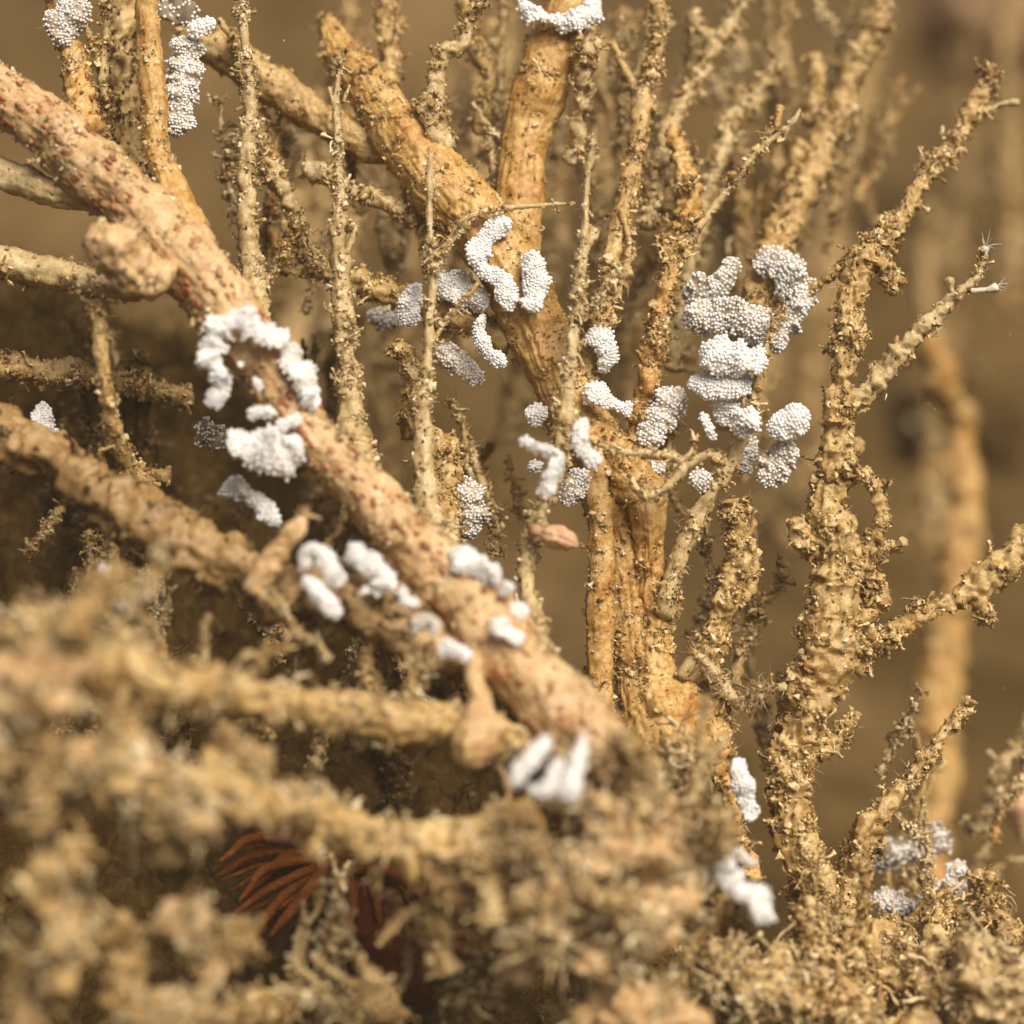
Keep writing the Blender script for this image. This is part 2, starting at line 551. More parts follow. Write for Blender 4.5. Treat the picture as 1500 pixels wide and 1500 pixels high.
def branch(name, label, cat, main, style='stem', mat='tan', sides=(), crumb=1.0, fuzz=1.0, dark=.0, cmat='crust', fmat='fuzz', step=4.2,
           part='trunk', group=None, size=(1.6, 6.0), flen=(7, 30), bulb=0.0, spots=0, wander=None, flat=1.0, rs=1.0, twig=None, tlen=(6, 28)):
    """main and each side: rows of (px, py, r, depth). crumb / fuzz / dark: pieces per 10 u of length."""
    SEED[0] += 3.71
    thin = lambda p: [(x, y, r * rs, d) for x, y, r, d in p]
    base = at(main[-1][0], main[-1][1], main[-1][3])
    root = thing(name, label, cat, base, group)
    AV, AD, AT, total = [], [], [], 0.0
    for k, spec in enumerate([dict(path=main, style=style, mat=mat, part=part)] + [s if isinstance(s, dict) else dict(path=s) for s in sides]):
        V, F, tri, D, T = tube(thin(spec['path']), spec.get('style', style), spec.get('step', step), seed=SEED[0] + k * 1.3, wander=spec.get('wander', wander), flat=spec.get('flat', flat))
        link(spec.get('part', 'side_branch'), make_mesh(name, V - base, F, tri, M[spec.get('mat', mat)]), root)
        AV.append(V[:-2]); AD.append(D); AT.append(T)
        q = np.array([at(x, y, d) for x, y, r, d in spec['path']])
        total += np.linalg.norm(np.diff(q, axis=0), axis=1).sum()
    V, D, T = np.vstack(AV), np.vstack(AD), np.vstack(AT)
    dress(root, base, V, D, T, int(crumb * total / 10), int(fuzz * total / 10), (cmat, fmat), size, flen, bulb, dark=int(dark * total / 10),
          twig=int((twig if twig is not None else {'crumb': 2.2, 'stem': 1.1, 'soft': 1.6, 'fleshy': .9, 'fibrous': .6}.get(style, 0)) * total / 10), tlen=tlen)
    if spots:
        i = rng.choice(len(AV[0]), spots)
        P, Dn, Tn = AV[0][i], AD[0][i], AT[0][i]
        v, f = BALL
        B = np.cross(Tn, Dn)
        sz = rng.uniform(2.6, 6.0, spots)
        J = (Tn[:, None] * v[None, :, :1] * 1.5 + B[:, None] * v[None, :, 1:2] * .8 + Dn[:, None] * v[None, :, 2:] * .38) * sz[:, None, None] + P[:, None] + Dn[:, None] * .6
        o = link('spots', make_mesh('spots', J.reshape(-1, 3) - base, EMPTY4, (f[None] + (np.arange(spots) * len(v))[:, None, None]).reshape(-1, 3), M['spot']), root)
        o['kind'] = 'stuff'
    return root

from mathutils import Matrix
def copy_tree(o, parent=None):
    c = o.copy()
    sc.collection.objects.link(c)
    c.parent = parent
    for ch in list(o.children):
        copy_tree(ch, c)
    return c

def place(protos, i, base, turn, scale, label, group):
    """The i-th of a kind: the first ones are the prototypes themselves, the rest share their meshes."""
    o = protos[i] if i < len(protos) else copy_tree(protos[i % len(protos)])
    o.location = Vector(base * S)
    o.rotation_euler = turn.to_euler()
    o.scale = (scale,) * 3
    o['label'] = label
    o['group'] = group
    return o

def upright_proto(name, cat, L_, r, mat, cmat, crumb, fuzz, twig, step, wander, size, tlen=(6, 25)):
    rows = [(750 + random.uniform(-9, 9), 750 - L_ * (1 - t), r * (.5 + .8 * t), random.uniform(-8, 8)) for t in (0, .2, .4, .6, .8, 1)]
    fork = [(rows[1][0] + random.choice((-1, 1)) * random.uniform(20, 50), rows[1][1] - random.uniform(-10, 40), r * .45, 12), (rows[2][0] + random.uniform(-6, 6), rows[2][1], r * .6, 4), rows[3]]
    return branch(name, 'twig', cat, rows, 'crumb', mat, crumb=crumb, fuzz=fuzz, step=step, size=size, sides=[dict(path=fork, part='fork')], twig=twig, tlen=tlen, dark=.4, wander=wander, cmat=cmat)

HYD = 'hydroid stem'
# --- thick branches
branch('speckled_branch', 'thick pinkish tan branch speckled red-brown, running diagonally from top left to lower centre', 'branch',
       [(-70, 90, 44, -60), (40, 168, 47, -90), (120, 238, 48, -110), (200, 308, 50, -130), (265, 375, 54, -150), (320, 442, 54, -165), (370, 512, 52, -175), (420, 585, 48, -185),
        (475, 655, 43, -200), (540, 722, 44, -215), (600, 790, 47, -235), (660, 852, 54, -255), (720, 930, 60, -285), (790, 1010, 60, -320), (850, 1075, 60, -345), (905, 1135, 50, -345), (950, 1190, 36, -330)],
       'fleshy', 'speckled', rs=.86, crumb=17, fuzz=8, spots=950, step=3.9, size=(1.2, 4.5), flen=(6, 18), cmat='crust_pale',
       sides=[dict(path=[(214, -40, 19, -40), (219, 60, 19, -45), (227, 150, 20, -60), (235, 220, 22, -75), (250, 285, 28, -95), (275, 345, 36, -125)], style='fibrous', mat='orange'),
              dict(path=[(128, 350, 20, -225), (160, 362, 34, -215), (190, 392, 38, -200), (235, 418, 36, -180)], style='soft', mat='pink'),
              dict(path=[(-40, 235, 26, -60), (30, 262, 26, -70), (80, 285, 22, -90), (150, 300, 18, -100)], style='fibrous', mat='pale')])
branch('forked_branch', 'thick orange-tan branch in the middle, forking at the top, egg ribbons on its bend', 'branch',
       [(478, 25, 10, 205), (490, 52, 24, 180), (508, 80, 32, 160), (535, 115, 36, 130), (572, 172, 40, 90), (612, 228, 46, 60), (652, 280, 50, 40), (692, 320, 48, 30), (735, 378, 50, 20), (770, 445, 50, 15), (800, 512, 48, 10),
        (832, 585, 46, 10), (862, 645, 46, 10), (895, 720, 48, 20), (915, 810, 44, 25), (925, 900, 42, 20), (945, 1010, 46, 0), (980, 1120, 70, -60)],
       'fleshy', 'orange', rs=.88, crumb=22, fuzz=14, dark=.5, step=3.5, size=(1.2, 5),
       sides=[dict(path=[(838, -40, 40, 130), (822, 40, 42, 130), (800, 110, 45, 125), (772, 190, 43, 120), (764, 255, 42, 110), (760, 320, 38, 90), (757, 375, 36, 55)], style='fibrous', wander=.1),
              dict(path=[(270, 45, 26, 150), (340, 85, 30, 135), (400, 122, 30, 125), (445, 155, 27, 120), (505, 195, 28, 110), (565, 222, 28, 95)], style='fleshy', mat='tan')])
branch('pale_column', 'straight fibrous orange column standing beside the lower trunk, right of centre', 'branch',
       [(868, 640, 12, -45), (876, 720, 16, -45), (884, 800, 19, -45), (880, 880, 19, -45), (878, 960, 18, -45), (876, 1050, 22, -50)], 'fibrous', 'orange', crumb=6, fuzz=6, dark=.4, size=(2, 5), wander=.08, cmat='crust_pale')
branch('lower_branch', 'blurred brown branch sloping below the speckled branch toward lower centre', 'branch',
       [(-60, 600, 44, -150), (20, 645, 46, -170), (100, 692, 46, -195), (170, 735, 44, -220), (245, 780, 44, -240), (330, 832, 44, -262), (420, 872, 46, -275), (520, 880, 46, -270), (600, 905, 46, -265), (690, 965, 40, -270)],
       'soft', 'brown', rs=.8, twig=3, crumb=10, fuzz=8, step=4.5, cmat='crust_dim', sides=[dict(path=[(545, 905, 24, -290), (610, 935, 30, -285), (680, 960, 36, -280)], mat='pink')])
branch('horizontal_branch', 'blurred tan branch lying almost level above the dark hollow at lower left', 'branch',
       [(60, 955, 60, -670), (150, 985, 50, -590), (250, 1005, 40, -600), (330, 1015, 38, -520), (420, 1030, 37, -450), (500, 1048, 37, -380), (580, 1055, 36, -370), (680, 1070, 34, -350), (780, 1085, 34, -330)],
       'soft', 'tan', rs=.72, twig=3.5, tlen=(10, 50), crumb=7, fuzz=5, step=5, cmat='crust_pale')
branch('overhanging_branch', 'strongly blurred lumpy tan branch arching above the rust-red anemone', 'branch',
       [(150, 1130, 54, -670), (240, 1150, 42, -600), (330, 1165, 34, -640), (410, 1178, 30, -560), (470, 1200, 26, -470), (540, 1222, 28, -460), (610, 1240, 32, -450), (690, 1240, 36, -440), (780, 1210, 46, -430)],
       'soft', 'tan', rs=.8, twig=4, tlen=(10, 50), crumb=7, fuzz=5, step=5, cmat='crust_pale', sides=[[(600, 1225, 20, -460), (600, 1262, 16, -468), (606, 1292, 8, -472)], [(455, 1195, 18, -480), (458, 1230, 14, -490), (456, 1258, 9, -495)]])
# --- slender stems in the plane of focus
branch('slender_stem', 'slender tan stem crossing in front of the left limb, thinning toward the top edge', HYD,
       [(352, -40, 6, -20), (358, 60, 8, -20), (365, 130, 10, -25), (362, 200, 11, -30), (360, 270, 14, -35), (365, 340, 16, -40), (372, 400, 18, -50), (380, 470, 20, -90)], 'stem', 'pale', crumb=16, fuzz=14, dark=.5, cmat='crust_pale', size=(1.8, 5.5), flen=(5, 20))
branch('slender_stem', 'pale straight stem with short side stub, left of the forked branch', HYD,
       [(499, 82, 4, -40), (492, 150, 6, -40), (495, 220, 7, -45), (497, 290, 9, -50), (494, 330, 15, -55), (500, 400, 16, -60), (505, 480, 18, -65), (512, 560, 20, -75), (521, 645, 25, -110), (530, 700, 26, -190)], 'stem', 'pale', crumb=12, fuzz=13, dark=.4,
       cmat='crust_pale', size=(1.8, 5.5), flen=(5, 18), sides=[[(522, 330, 5.5, -60), (516, 352, 6, -60), (506, 372, 7, -60)], [(482, 128, 3.5, -45), (490, 160, 4.5, -43)], [(512, 125, 3, -42), (503, 150, 3.5, -42)]])
branch('slender_stem', 'thin pale stem with dark brown twigs, centre, in front of egg ribbons', HYD,
       [(630, 225, 4, -60), (628, 270, 6, -60), (630, 330, 6, -62), (632, 400, 7, -65), (630, 480, 8, -70), (623, 560, 10, -75), (618, 620, 15, -80), (622, 690, 18, -90), (634, 765, 22, -120), (650, 820, 22, -210)], 'stem', 'pale', crumb=13, fuzz=13, dark=.7,
       cmat='crust_pale', size=(1.6, 5), flen=(5, 20),
       sides=[dict(path=[(688, 328, 2.6, -70), (665, 350, 3, -68), (645, 378, 3.6, -66), (633, 405, 4, -66)], part='twig', mat='tan'), dict(path=[(700, 416, 6, -70), (680, 438, 4, -70), (655, 470, 4, -72), (632, 502, 4, -72)], part='twig', mat='tan'),
              dict(path=[(622, 378, 3, -62), (628, 410, 3.2, -64), (632, 430, 3, -66)], part='twig', mat='tan')])
branch('silted_tube', 'lumpy silt-covered tube just behind the thin central stem', HYD,
       [(575, 505, 9, -10), (598, 530, 16, -10), (604, 570, 14, -8), (606, 620, 22, -5), (640, 655, 26, -5), (655, 690, 20, -5), (650, 740, 22, -20), (650, 800, 24, -80)], 'crumb', 'tan', crumb=22, fuzz=12, dark=.6, cmat='crust')
branch('slender_stem', 'thin pale stem with flared broken tip, right of the forked branch', HYD,
       [(862, 200, 6, -70), (867, 212, 9, -70), (860, 255, 6, -70), (856, 330, 7, -75), (850, 400, 8, -80), (845, 455, 9, -85), (838, 520, 10, -95), (828, 600, 12, -105), (815, 680, 15, -115), (802, 735, 14, -120), (786, 775, 20, -125), (772, 830, 15, -135), (776, 890, 16, -170), (790, 960, 18, -280)], 'stem', 'pale', crumb=13, fuzz=13, dark=.6,
       cmat='crust_pale', size=(1.6, 5.5), flen=(5, 20), sides=[dict(path=[(924, 398, 10, -80), (910, 408, 7, -80), (885, 432, 6, -82), (852, 462, 6, -86)], part='twig'), dict(path=[(872, 335, 9, -70), (866, 350, 8, -74), (855, 372, 7, -78)], part='twig')])
branch('upright_stem', 'tall tan stem reaching the top edge, right of the white egg collar', HYD,
       [(968, -40, 13, 130), (966, 40, 14, 125), (950, 120, 14, 110), (936, 190, 15, 95), (925, 250, 16, 80), (908, 320, 16, 55), (895, 385, 16, 35), (884, 450, 17, 20), (868, 520, 18, 5), (850, 600, 20, 0)], 'stem', 'tan', crumb=18, fuzz=14, dark=.4,
       sides=[[(895, 60, 6, 150), (915, 100, 8, 140), (935, 135, 9, 120)], [(910, 305, 6, 40), (922, 350, 6, 35), (915, 400, 7, 30), (900, 440, 8, 25)]])
branch('upright_stem', 'orange-tinged stem with a crumbly knot, rising left of the right egg cluster', HYD,
       [(985, 190, 12, 130), (1000, 250, 18, 90), (1012, 290, 22, 70), (995, 340, 22, 60), (982, 395, 18, 50), (968, 460, 17, 45), (957, 530, 17, 40), (942, 600, 18, 35), (925, 680, 22, 30)], 'crumb', 'orange', rs=.85, crumb=20, fuzz=12, dark=.3,
       sides=[dict(path=[(1172, 160, 5, 70), (1160, 180, 6, 70), (1110, 222, 6, 70), (1060, 285, 7, 65), (1015, 345, 9, 60), (985, 395, 11, 52)], style='stem', part='twig', mat='pale'),
              dict(path=[(1142, 155, 7, 90), (1138, 185, 8, 85), (1120, 215, 7, 75)], part='twig', style='stem'),
              dict(path=[(965, 345, 5, 40), (975, 375, 8, 42), (980, 405, 10, 46)], part='twig')], bulb=.8)
# --- twigs behind the forked branch
branch('side_twig', 'mottled grey-tan twig with a white-capped end, behind the pale straight stem', 'twig',
       [(445, 245, 14, 55), (468, 250, 16, 55), (500, 270, 10, 60), (550, 290, 12, 60), (590, 310, 14, 60), (640, 330, 14, 50)], 'crumb', 'pale', crumb=18, fuzz=10, dark=.7)
branch('side_twig', 'speckled brown twig slanting down behind the slender left stem', 'twig',
       [(388, 235, 12, 30), (405, 265, 13, 30), (428, 310, 13, 35), (445, 350, 14, 45), (470, 395, 14, 60)], 'crumb', 'pale', crumb=17, fuzz=10, dark=.7)
branch('side_twig', 'tan twig carrying the wavy egg ribbons left of the forked branch', 'twig',
       [(400, 385, 12, 70), (470, 398, 12, 62), (520, 412, 16, 55), (570, 430, 20, 45), (620, 450, 20, 40), (680, 465, 22, 35), (745, 500, 26, 30)], 'crumb', 'tan', crumb=17, fuzz=12, dark=.7)
branch('side_twig', 'crooked tan twig with dark tip above the forked branch', 'twig',
       [(712, 0, 8, 60), (690, 20, 10, 60), (680, 60, 13, 65), (655, 78, 12, 60), (640, 110, 14, 55), (632, 150, 18, 50), (632, 185, 26, 45), (650, 225, 24, 50)], 'crumb', 'pale', crumb=18, fuzz=12, dark=1.0)
branch('side_twig', 'small blurred hooked twig at top, between the fork and the crooked twig', 'twig',
       [(698, 195, 9, 170), (708, 160, 12, 170), (716, 115, 13, 175), (698, 80, 13, 180), (688, 40, 12, 190), (676, -40, 12, 200)], 'crumb', 'tan', crumb=12, fuzz=6)
branch('side_twig', 'fuzzy blurred stem at the top edge, left of the crooked twig', 'twig',
       [(575, -40, 17, 210), (572, 30, 18, 200), (575, 90, 18, 180), (560, 140, 16, 150)], 'crumb', 'tan', crumb=10, fuzz=8)
branch('side_twig', 'translucent grey twig leaning beside the orange fork limb', 'twig',
       [(866, 40, 8, 60), (860, 80, 16, 70), (855, 130, 14, 80), (845, 190, 12, 90), (840, 240, 12, 100)], 'crumb', 'pale', crumb=14, fuzz=10)
branch('wiry_filament', 'fine tan filament crossing the fork of the central branch horizontally', 'filament',
       [(842, 298, 3, -30), (800, 300, 4, -30), (760, 303, 5, -35), (715, 308, 5, -35), (680, 322, 6, -35), (650, 365, 6, -30)], 'stem', 'pale', crumb=4, fuzz=4)
# --- left edge
branch('corner_hydroid', 'brown spotted stem at the upper left corner below a grey egg mass', HYD,
       [(72, -40, 14, 30), (88, 40, 16, 25), (105, 90, 20, 10), (112, 130, 22, -10), (130, 190, 26, -60)], 'crumb', 'orange', crumb=14, fuzz=12, spots=60)
branch('corner_hydroid', 'dim fuzzy brown stem between the corner stem and the fibrous side branch', HYD,
       [(180, -40, 18, 110), (178, 60, 22, 100), (185, 140, 24, 90), (190, 220, 22, 60), (215, 290, 20, 0)], 'crumb', 'tan', crumb=16, fuzz=16, cmat='crust_dim')
branch('edge_twig', 'pale rough twig entering from left edge below the speckled branch', 'twig',
       [(-40, 385, 24, -60), (20, 390, 24, -60), (75, 400, 22, -70), (130, 410, 18, -80), (200, 420, 18, -120)], 'fibrous', 'pale', crumb=14, fuzz=8)
branch('edge_twig', 'brown crusty twig entering from left edge at mid height', 'twig',
       [(-40, 535, 20, 40), (30, 540, 20, 35), (80, 548, 18, 30), (112, 540, 14, 30), (170, 560, 14, 60), (280, 585, 16, 90)], 'crumb', 'tan', crumb=20, fuzz=10)
branch('short_stem', 'short blurred tan stem standing in front of the dark left thicket', HYD,
       [(140, 440, 11, -160), (146, 480, 13, -160), (152, 540, 14, -155), (160, 600, 13, -140), (172, 645, 14, -110), (192, 690, 20, -70), (215, 740, 22, -120)], 'stem', 'tan', crumb=12, fuzz=8,
       sides=[dict(path=[(250, 690, 8, -30), (225, 700, 12, -40), (195, 705, 16, -70)], style='crumb')])
# --- right side
branch('crusted_branch', 'tall crumbly branch at right with hollow cup, tip at upper right corner', 'branch',
       [(1450, 100, 13, 170), (1440, 135, 18, 165), (1415, 180, 17, 150), (1385, 225, 15, 130), (1352, 262, 14, 105), (1322, 312, 19, 75), (1290, 355, 22, 50), (1262, 385, 28, 25), (1250, 430, 26, 5), (1242, 480, 25, -5), (1232, 550, 24, -10), (1224, 620, 28, -15), (1222, 690, 34, -15),
        (1216, 750, 40, -15), (1222, 810, 50, -20), (1224, 870, 44, -20), (1212, 930, 55, -20), (1195, 990, 58, -20), (1172, 1060, 50, -25), (1160, 1130, 42, -30), (1162, 1200, 42, -35), (1176, 1280, 48, -40), (1195, 1370, 60, -60)],
       'crumb', 'tan', rs=.78, twig=3.2, crumb=34, fuzz=12, dark=1.1, bulb=.9, step=3.2, size=(1.6, 6.5),
       sides=[dict(path=[(1442, 372, 3, -10), (1438, 392, 4, -10), (1425, 412, 8, -10), (1405, 428, 10, -10), (1375, 455, 14, -8), (1345, 485, 15, -5), (1310, 525, 20, -5), (1275, 570, 22, -5), (1240, 605, 22, -10)], part='side_branch', mat='pale'),
              dict(path=[(1185, 425, 8, 45), (1215, 405, 10, 40), (1250, 385, 14, 30)], part='twig'),
              dict(path=[(1306, 432, 12, 5), (1308, 412, 21, 5), (1300, 395, 17, 10), (1275, 378, 14, 20)], part='nodule'),
              dict(path=[(1492, 150, 7, 160), (1470, 152, 6, 160), (1440, 165, 9, 155)], part='twig', mat='pale'),
              dict(path=[(1238, 690, 10, -40), (1270, 700, 13, -38), (1288, 730, 14, -30), (1286, 780, 13, -25), (1268, 820, 15, -25), (1245, 845, 18, -30)], part='cup_rim'),
              dict(path=[(1165, 760, 14, -30), (1175, 790, 20, -30), (1195, 810, 20, -25)], part='nodule'),
              dict(path=[(1318, 802, 9, 20), (1298, 800, 9, 18), (1270, 830, 18, 10), (1285, 870, 22, 15), (1262, 905, 22, 10), (1230, 930, 20, 0)], part='knobby_lobe'),
              dict(path=[(1258, 1045, 8, 40), (1240, 1060, 12, 30), (1225, 1085, 14, 10), (1195, 1105, 14, -10)], part='twig'),
              dict(path=[(1234, 1110, 4, -30), (1222, 1102, 4, -32), (1195, 1098, 6, -35)], part='twig', mat='pale')])
branch('side_branch', 'crumbly twig reaching in from right edge, with a dangling nub', 'branch',
       [(1540, 760, 32, 20), (1495, 795, 32, 15), (1455, 835, 30, 10), (1420, 865, 24, 5), (1380, 885, 15, 0), (1335, 912, 16, -5), (1290, 940, 22, -8), (1245, 970, 30, -12)],
       'crumb', 'tan', rs=.82, twig=3, crumb=26, fuzz=10, dark=.9, bulb=.6, step=3.2, sides=[dict(path=[(1450, 912, 10, 0), (1440, 890, 12, 2), (1425, 870, 14, 4)], part='nub'), dict(path=[(1347, 880, 9, -5), (1345, 895, 8, -5), (1335, 910, 8, -6)], part='nub')])
branch('knotted_twig', 'knotted tan twig standing alone at lower right, thick crumbly foot', 'twig',
       [(1420, 1025, 6, 10), (1400, 1055, 9, 10), (1370, 1090, 10, 8), (1345, 1125, 12, 5), (1318, 1155, 11, 5), (1290, 1185, 16, 0), (1275, 1215, 24, 0), (1262, 1245, 20, 0), (1245, 1290, 22, 10), (1230, 1350, 30, 10)],
       'crumb', 'tan', crumb=24, fuzz=9, dark=.4, step=3.2, bulb=.5, sides=[dict(path=[(1255, 1268, 9, -25), (1257, 1240, 13, -25), (1265, 1205, 14, -22), (1280, 1195, 12, -10)], part='nub', style='stem')])
branch('hazy_hydroid', 'smooth blurred orange stem far behind the knotted twig at right edge', HYD,
       [(1350, 470, 8, 1120), (1375, 540, 18, 1110), (1400, 620, 20, 1200), (1412, 720, 22, 1190), (1402, 840, 24, 1180), (1388, 950, 26, 1170), (1375, 1060, 28, 1150), (1362, 1180, 30, 1120), (1350, 1300, 34, 1080)], 'soft', 'orange', crumb=6, fuzz=4, step=5)
branch('hazy_hydroid', 'blurred tan stem rising to the top edge above the right egg cluster', HYD,
       [(1300, -40, 22, 380), (1275, 50, 24, 360), (1248, 115, 22, 340), (1215, 185, 26, 310), (1188, 250, 26, 270), (1160, 310, 28, 220), (1130, 365, 30, 160), (1115, 420, 28, 110), (1100, 500, 26, 80), (1085, 600, 24, 60)], 'crumb', 'tan', rs=.8, twig=3, crumb=12, fuzz=8, step=4,
       sides=[[(1195, 80, 13, 360), (1198, 130, 15, 350), (1185, 180, 16, 330)], [(1172, 205, 12, 260), (1165, 240, 14, 260), (1160, 290, 16, 230)]])
branch('hazy_hydroid', 'blurred pale stem with knobs behind the thin spotted twig, upper right', HYD,
       [(1142, 92, 14, 300), (1112, 130, 16, 290), (1080, 165, 18, 280), (1060, 210, 17, 260), (1040, 270, 18, 230), (1020, 340, 18, 200), (1000, 430, 18, 170), (985, 540, 18, 130)], 'crumb', 'pale', rs=.8, twig=3, crumb=10, fuzz=8, step=4)
branch('hazy_hydroid', 'blurred slender stem beside the tall tan stem at the top edge', HYD,
       [(1100, -30, 10, 280), (1072, 30, 12, 270), (1045, 70, 13, 260), (1018, 120, 12, 240), (990, 165, 12, 210), (965, 240, 14, 170), (950, 330, 14, 120)], 'crumb', 'pale', crumb=10, fuzz=8, step=4, sides=[[(1010, 20, 9, 280), (1035, 50, 9, 270), (1060, 55, 9, 265)]])
# --- lower right stems
branch('crumbly_stem', 'short crumbly stem with hollows, between central trunk and crusted branch', HYD,
       [(1072, 735, 20, -5), (1082, 775, 26, -5), (1080, 825, 24, -5), (1068, 870, 26, -8), (1052, 915, 26, -8), (1040, 960, 30, -10), (1035, 1010, 34, -20), (1050, 1080, 36, -40)], 'crumb', 'tan', rs=.85, twig=3, crumb=34, fuzz=14, dark=1.0, bulb=.8, step=3.2,
       sides=[dict(path=[(1100, 790, 8, 0), (1105, 830, 9, 0), (1098, 865, 9, -2), (1075, 890, 10, -5)], part='cup_rim')])
branch('side_twig', 'greenish grey frayed twig leaning between the trunk and crumbly stem', 'twig',
       [(1040, 735, 10, -10), (1020, 770, 13, -12), (1000, 810, 13, -15), (985, 850, 14, -18), (972, 900, 18, -20)], 'fibrous', 'pale', crumb=14, fuzz=16, dark=4)
branch('side_twig', 'brown twig rising through the right egg cluster', 'twig',
       [(1148, 450, 4, -30), (1128, 490, 5, -30), (1110, 560, 6, -30), (1098, 610, 8, -20), (1080, 660, 11, -15), (1050, 715, 13, -12), (1020, 760, 14, -12)], 'stem', 'pale', crumb=7, fuzz=6, dark=.8)
branch('frilled_knot', 'pale curly frill of feathery threads at the foot of the crumbly stem', 'growth',
       [(1000, 990, 10, -45), (1020, 960, 9, -50), (1045, 985, 11, -55), (1060, 1015, 14, -55), (1085, 1025, 10, -55), (1120, 1010, 9, -55), (1150, 1005, 8, -55)], 'stem', 'pale', crumb=14, fuzz=60, flen=(14, 46), dark=.5)
branch('ragged_hydroid', 'orange ragged stem below the frill, beside a white egg ribbon', HYD,
       [(990, 1010, 26, -50), (1020, 1050, 26, -50), (1045, 1090, 22, -50), (1058, 1130, 14, -50), (1072, 1180, 11, -50), (1085, 1230, 12, -50), (1105, 1290, 14, -60)], 'crumb', 'orange', crumb=20, fuzz=12, dark=.7)
branch('curled_filament', 'smooth cream filament coiling across the base of the right eggs', 'filament',
       [(868, 648, 5, -120), (905, 660, 6, -120), (945, 665, 7, -115), (985, 670, 8, -110), (1000, 690, 8, -110), (975, 715, 7, -110), (945, 725, 8, -105), (925, 705, 7, -100)], 'stem', 'pale', crumb=5, fuzz=4, wander=.3,
       sides=[dict(path=[(1018, 645, 3, -105), (1010, 665, 4, -108), (995, 678, 6, -110)], part='twig'), dict(path=[(1000, 685, 6, -108), (1030, 670, 8, -105), (1055, 672, 8, -100), (1062, 692, 6, -98)], part='twig')])
branch('encrusted_trunk_foot', 'orange fibrous clump around the foot of the central trunk', 'growth',
       [(885, 640, 24, -15), (915, 690, 34, -12), (945, 740, 30, -8), (950, 800, 22, 0), (955, 880, 20, 0), (960, 980, 26, -15), (985, 1060, 40, -60)], 'fleshy', 'orange', crumb=15, fuzz=22, dark=1.2, step=3)
# --- crumbly masses at the foot of the colony
def lump(name, label, c, r, d, mat='pink', style='soft', sub=5, crumb=260, fuzz=70, cmat='crust_pale', group=None):
    SEED[0] += 2.9
    st = STYLES[style]
    base = at(c[0], c[1], d)
    v, f = LUMP_ICO if max(r) > 90 and d < 1000 else LUMP_ICO4
    R = np.array([r[0], r[2] if len(r) > 2 else r[0], r[1]], float) * (.62 if d < 1000 else 1)
    P = v * R
    big = R.mean()
    dl = big * .42 * noise(P, big * .9, SEED[0]) + big * .25 * noise(P, big * .42, SEED[0] + 4) + st['b1'][1] * 1.3 * billow(P, st['b1'][0], SEED[0]) + st['b2'][1] * billow(P, st['b2'][0], SEED[0] + 2)
    V = P + v * dl[:, None]
    root = thing(name, label, 'growth', base, group)
    link('body', make_mesh(name, V, EMPTY4, f, M[mat]), root)
    dress(root, np.zeros(3), V, v, np.roll(v, 1, 1), crumb, fuzz, (cmat, 'fuzz'), (2, 8), (10, 34), .6, clump=60, twig=int(max(r) * 1.3) if d < 1000 else 0, tlen=(14, 60))
    return root
def stub_proto(mat):
    r = 24
    rows = [(750 + random.uniform(-.3, .3) * r, 750 - r * 4.6 * (1 - t), r * (.34 + .62 * t) * random.uniform(.85, 1.2), random.uniform(-.6, .6) * r) for t in (0, .33, .66, 1)]
    fork = [(rows[1][0] + random.choice((-1, 1)) * random.uniform(.7, 1.7) * r, rows[1][1] - random.uniform(.2, 1.4) * r, r * .3, -r * .6), (rows[1][0], rows[1][1], r * .4, -r * .2), rows[2]]
    return branch('crusty_stub', 'stub', 'growth', rows, 'crumb', mat, crumb=18, fuzz=8, step=3.6, cmat='crust_pale' if mat == 'pink' else 'crust', sides=[dict(path=fork, part='fork')], twig=6.5, tlen=(10, 48))
STUB_PROTO = {}
def stub(label, x, y, r, d, mat, group):
    if mat not in STUB_PROTO:
        STUB_PROTO[mat] = [[stub_proto(mat) for _ in range(3)], 0]
    protos, k = STUB_PROTO[mat]
    STUB_PROTO[mat][1] += 1
    lean = random.uniform(-.9, .9) if random.random() < .6 else random.uniform(-1.9, 1.9)
    turn = Matrix.Rotation(lean, 3, 'Y') @ Matrix.Rotation(random.uniform(-.7, .9), 3, 'X') @ Matrix.Rotation(random.uniform(0, 6.28), 3, 'Z')
    place(protos, k, at(x, y + r * .6, d), turn, r / 38, label, group)
LUMP_ICO, LUMP_ICO4 = ico(5), ico(4)
lump('crusted_lump', 'big pale pink lump in lower centre where the speckled branch ends', (930, 1215), (80, 80, 70), -440)
lump('crusted_lump', 'tan knob below the pale pink lump, blurred, bottom centre', (800, 1320), (48, 44, 45), -500)
lump('crusted_lump', 'pinkish tan lump under the big pale one, right of the knob', (940, 1340), (78, 60, 70), -430)
lump('crusted_lump', 'wide blurred tan mound at the bottom edge, right of centre', (930, 1490), (130, 62, 80), -430)
lump('crusted_lump', 'orange crumbly mound in front of the crusted branch foot', (1120, 1450), (85, 62, 80), -230, 'tan', 'crumb')
lump('crusted_lump', 'pale grey silty mound in the bottom right corner', (1440, 1450), (105, 85, 90), -200, 'pale', 'soft')
lump('crusted_lump', 'crumbly tan heap beneath the grey egg coil, lower right', (1290, 1390), (75, 50, 70), -60, 'tan', 'crumb')
lump('crusted_lump', 'strongly blurred tan mass at left edge below the level branch', (50, 1010), (95, 56, 70), -680)
lump('crusted_lump', 'blurred tan slab under the strongly blurred mass at left edge', (150, 1115), (80, 40, 60), -650)
lump('crusted_lump', 'blurred pinkish slab hanging at left of the anemone', (275, 1190), (46, 36, 40), -680)
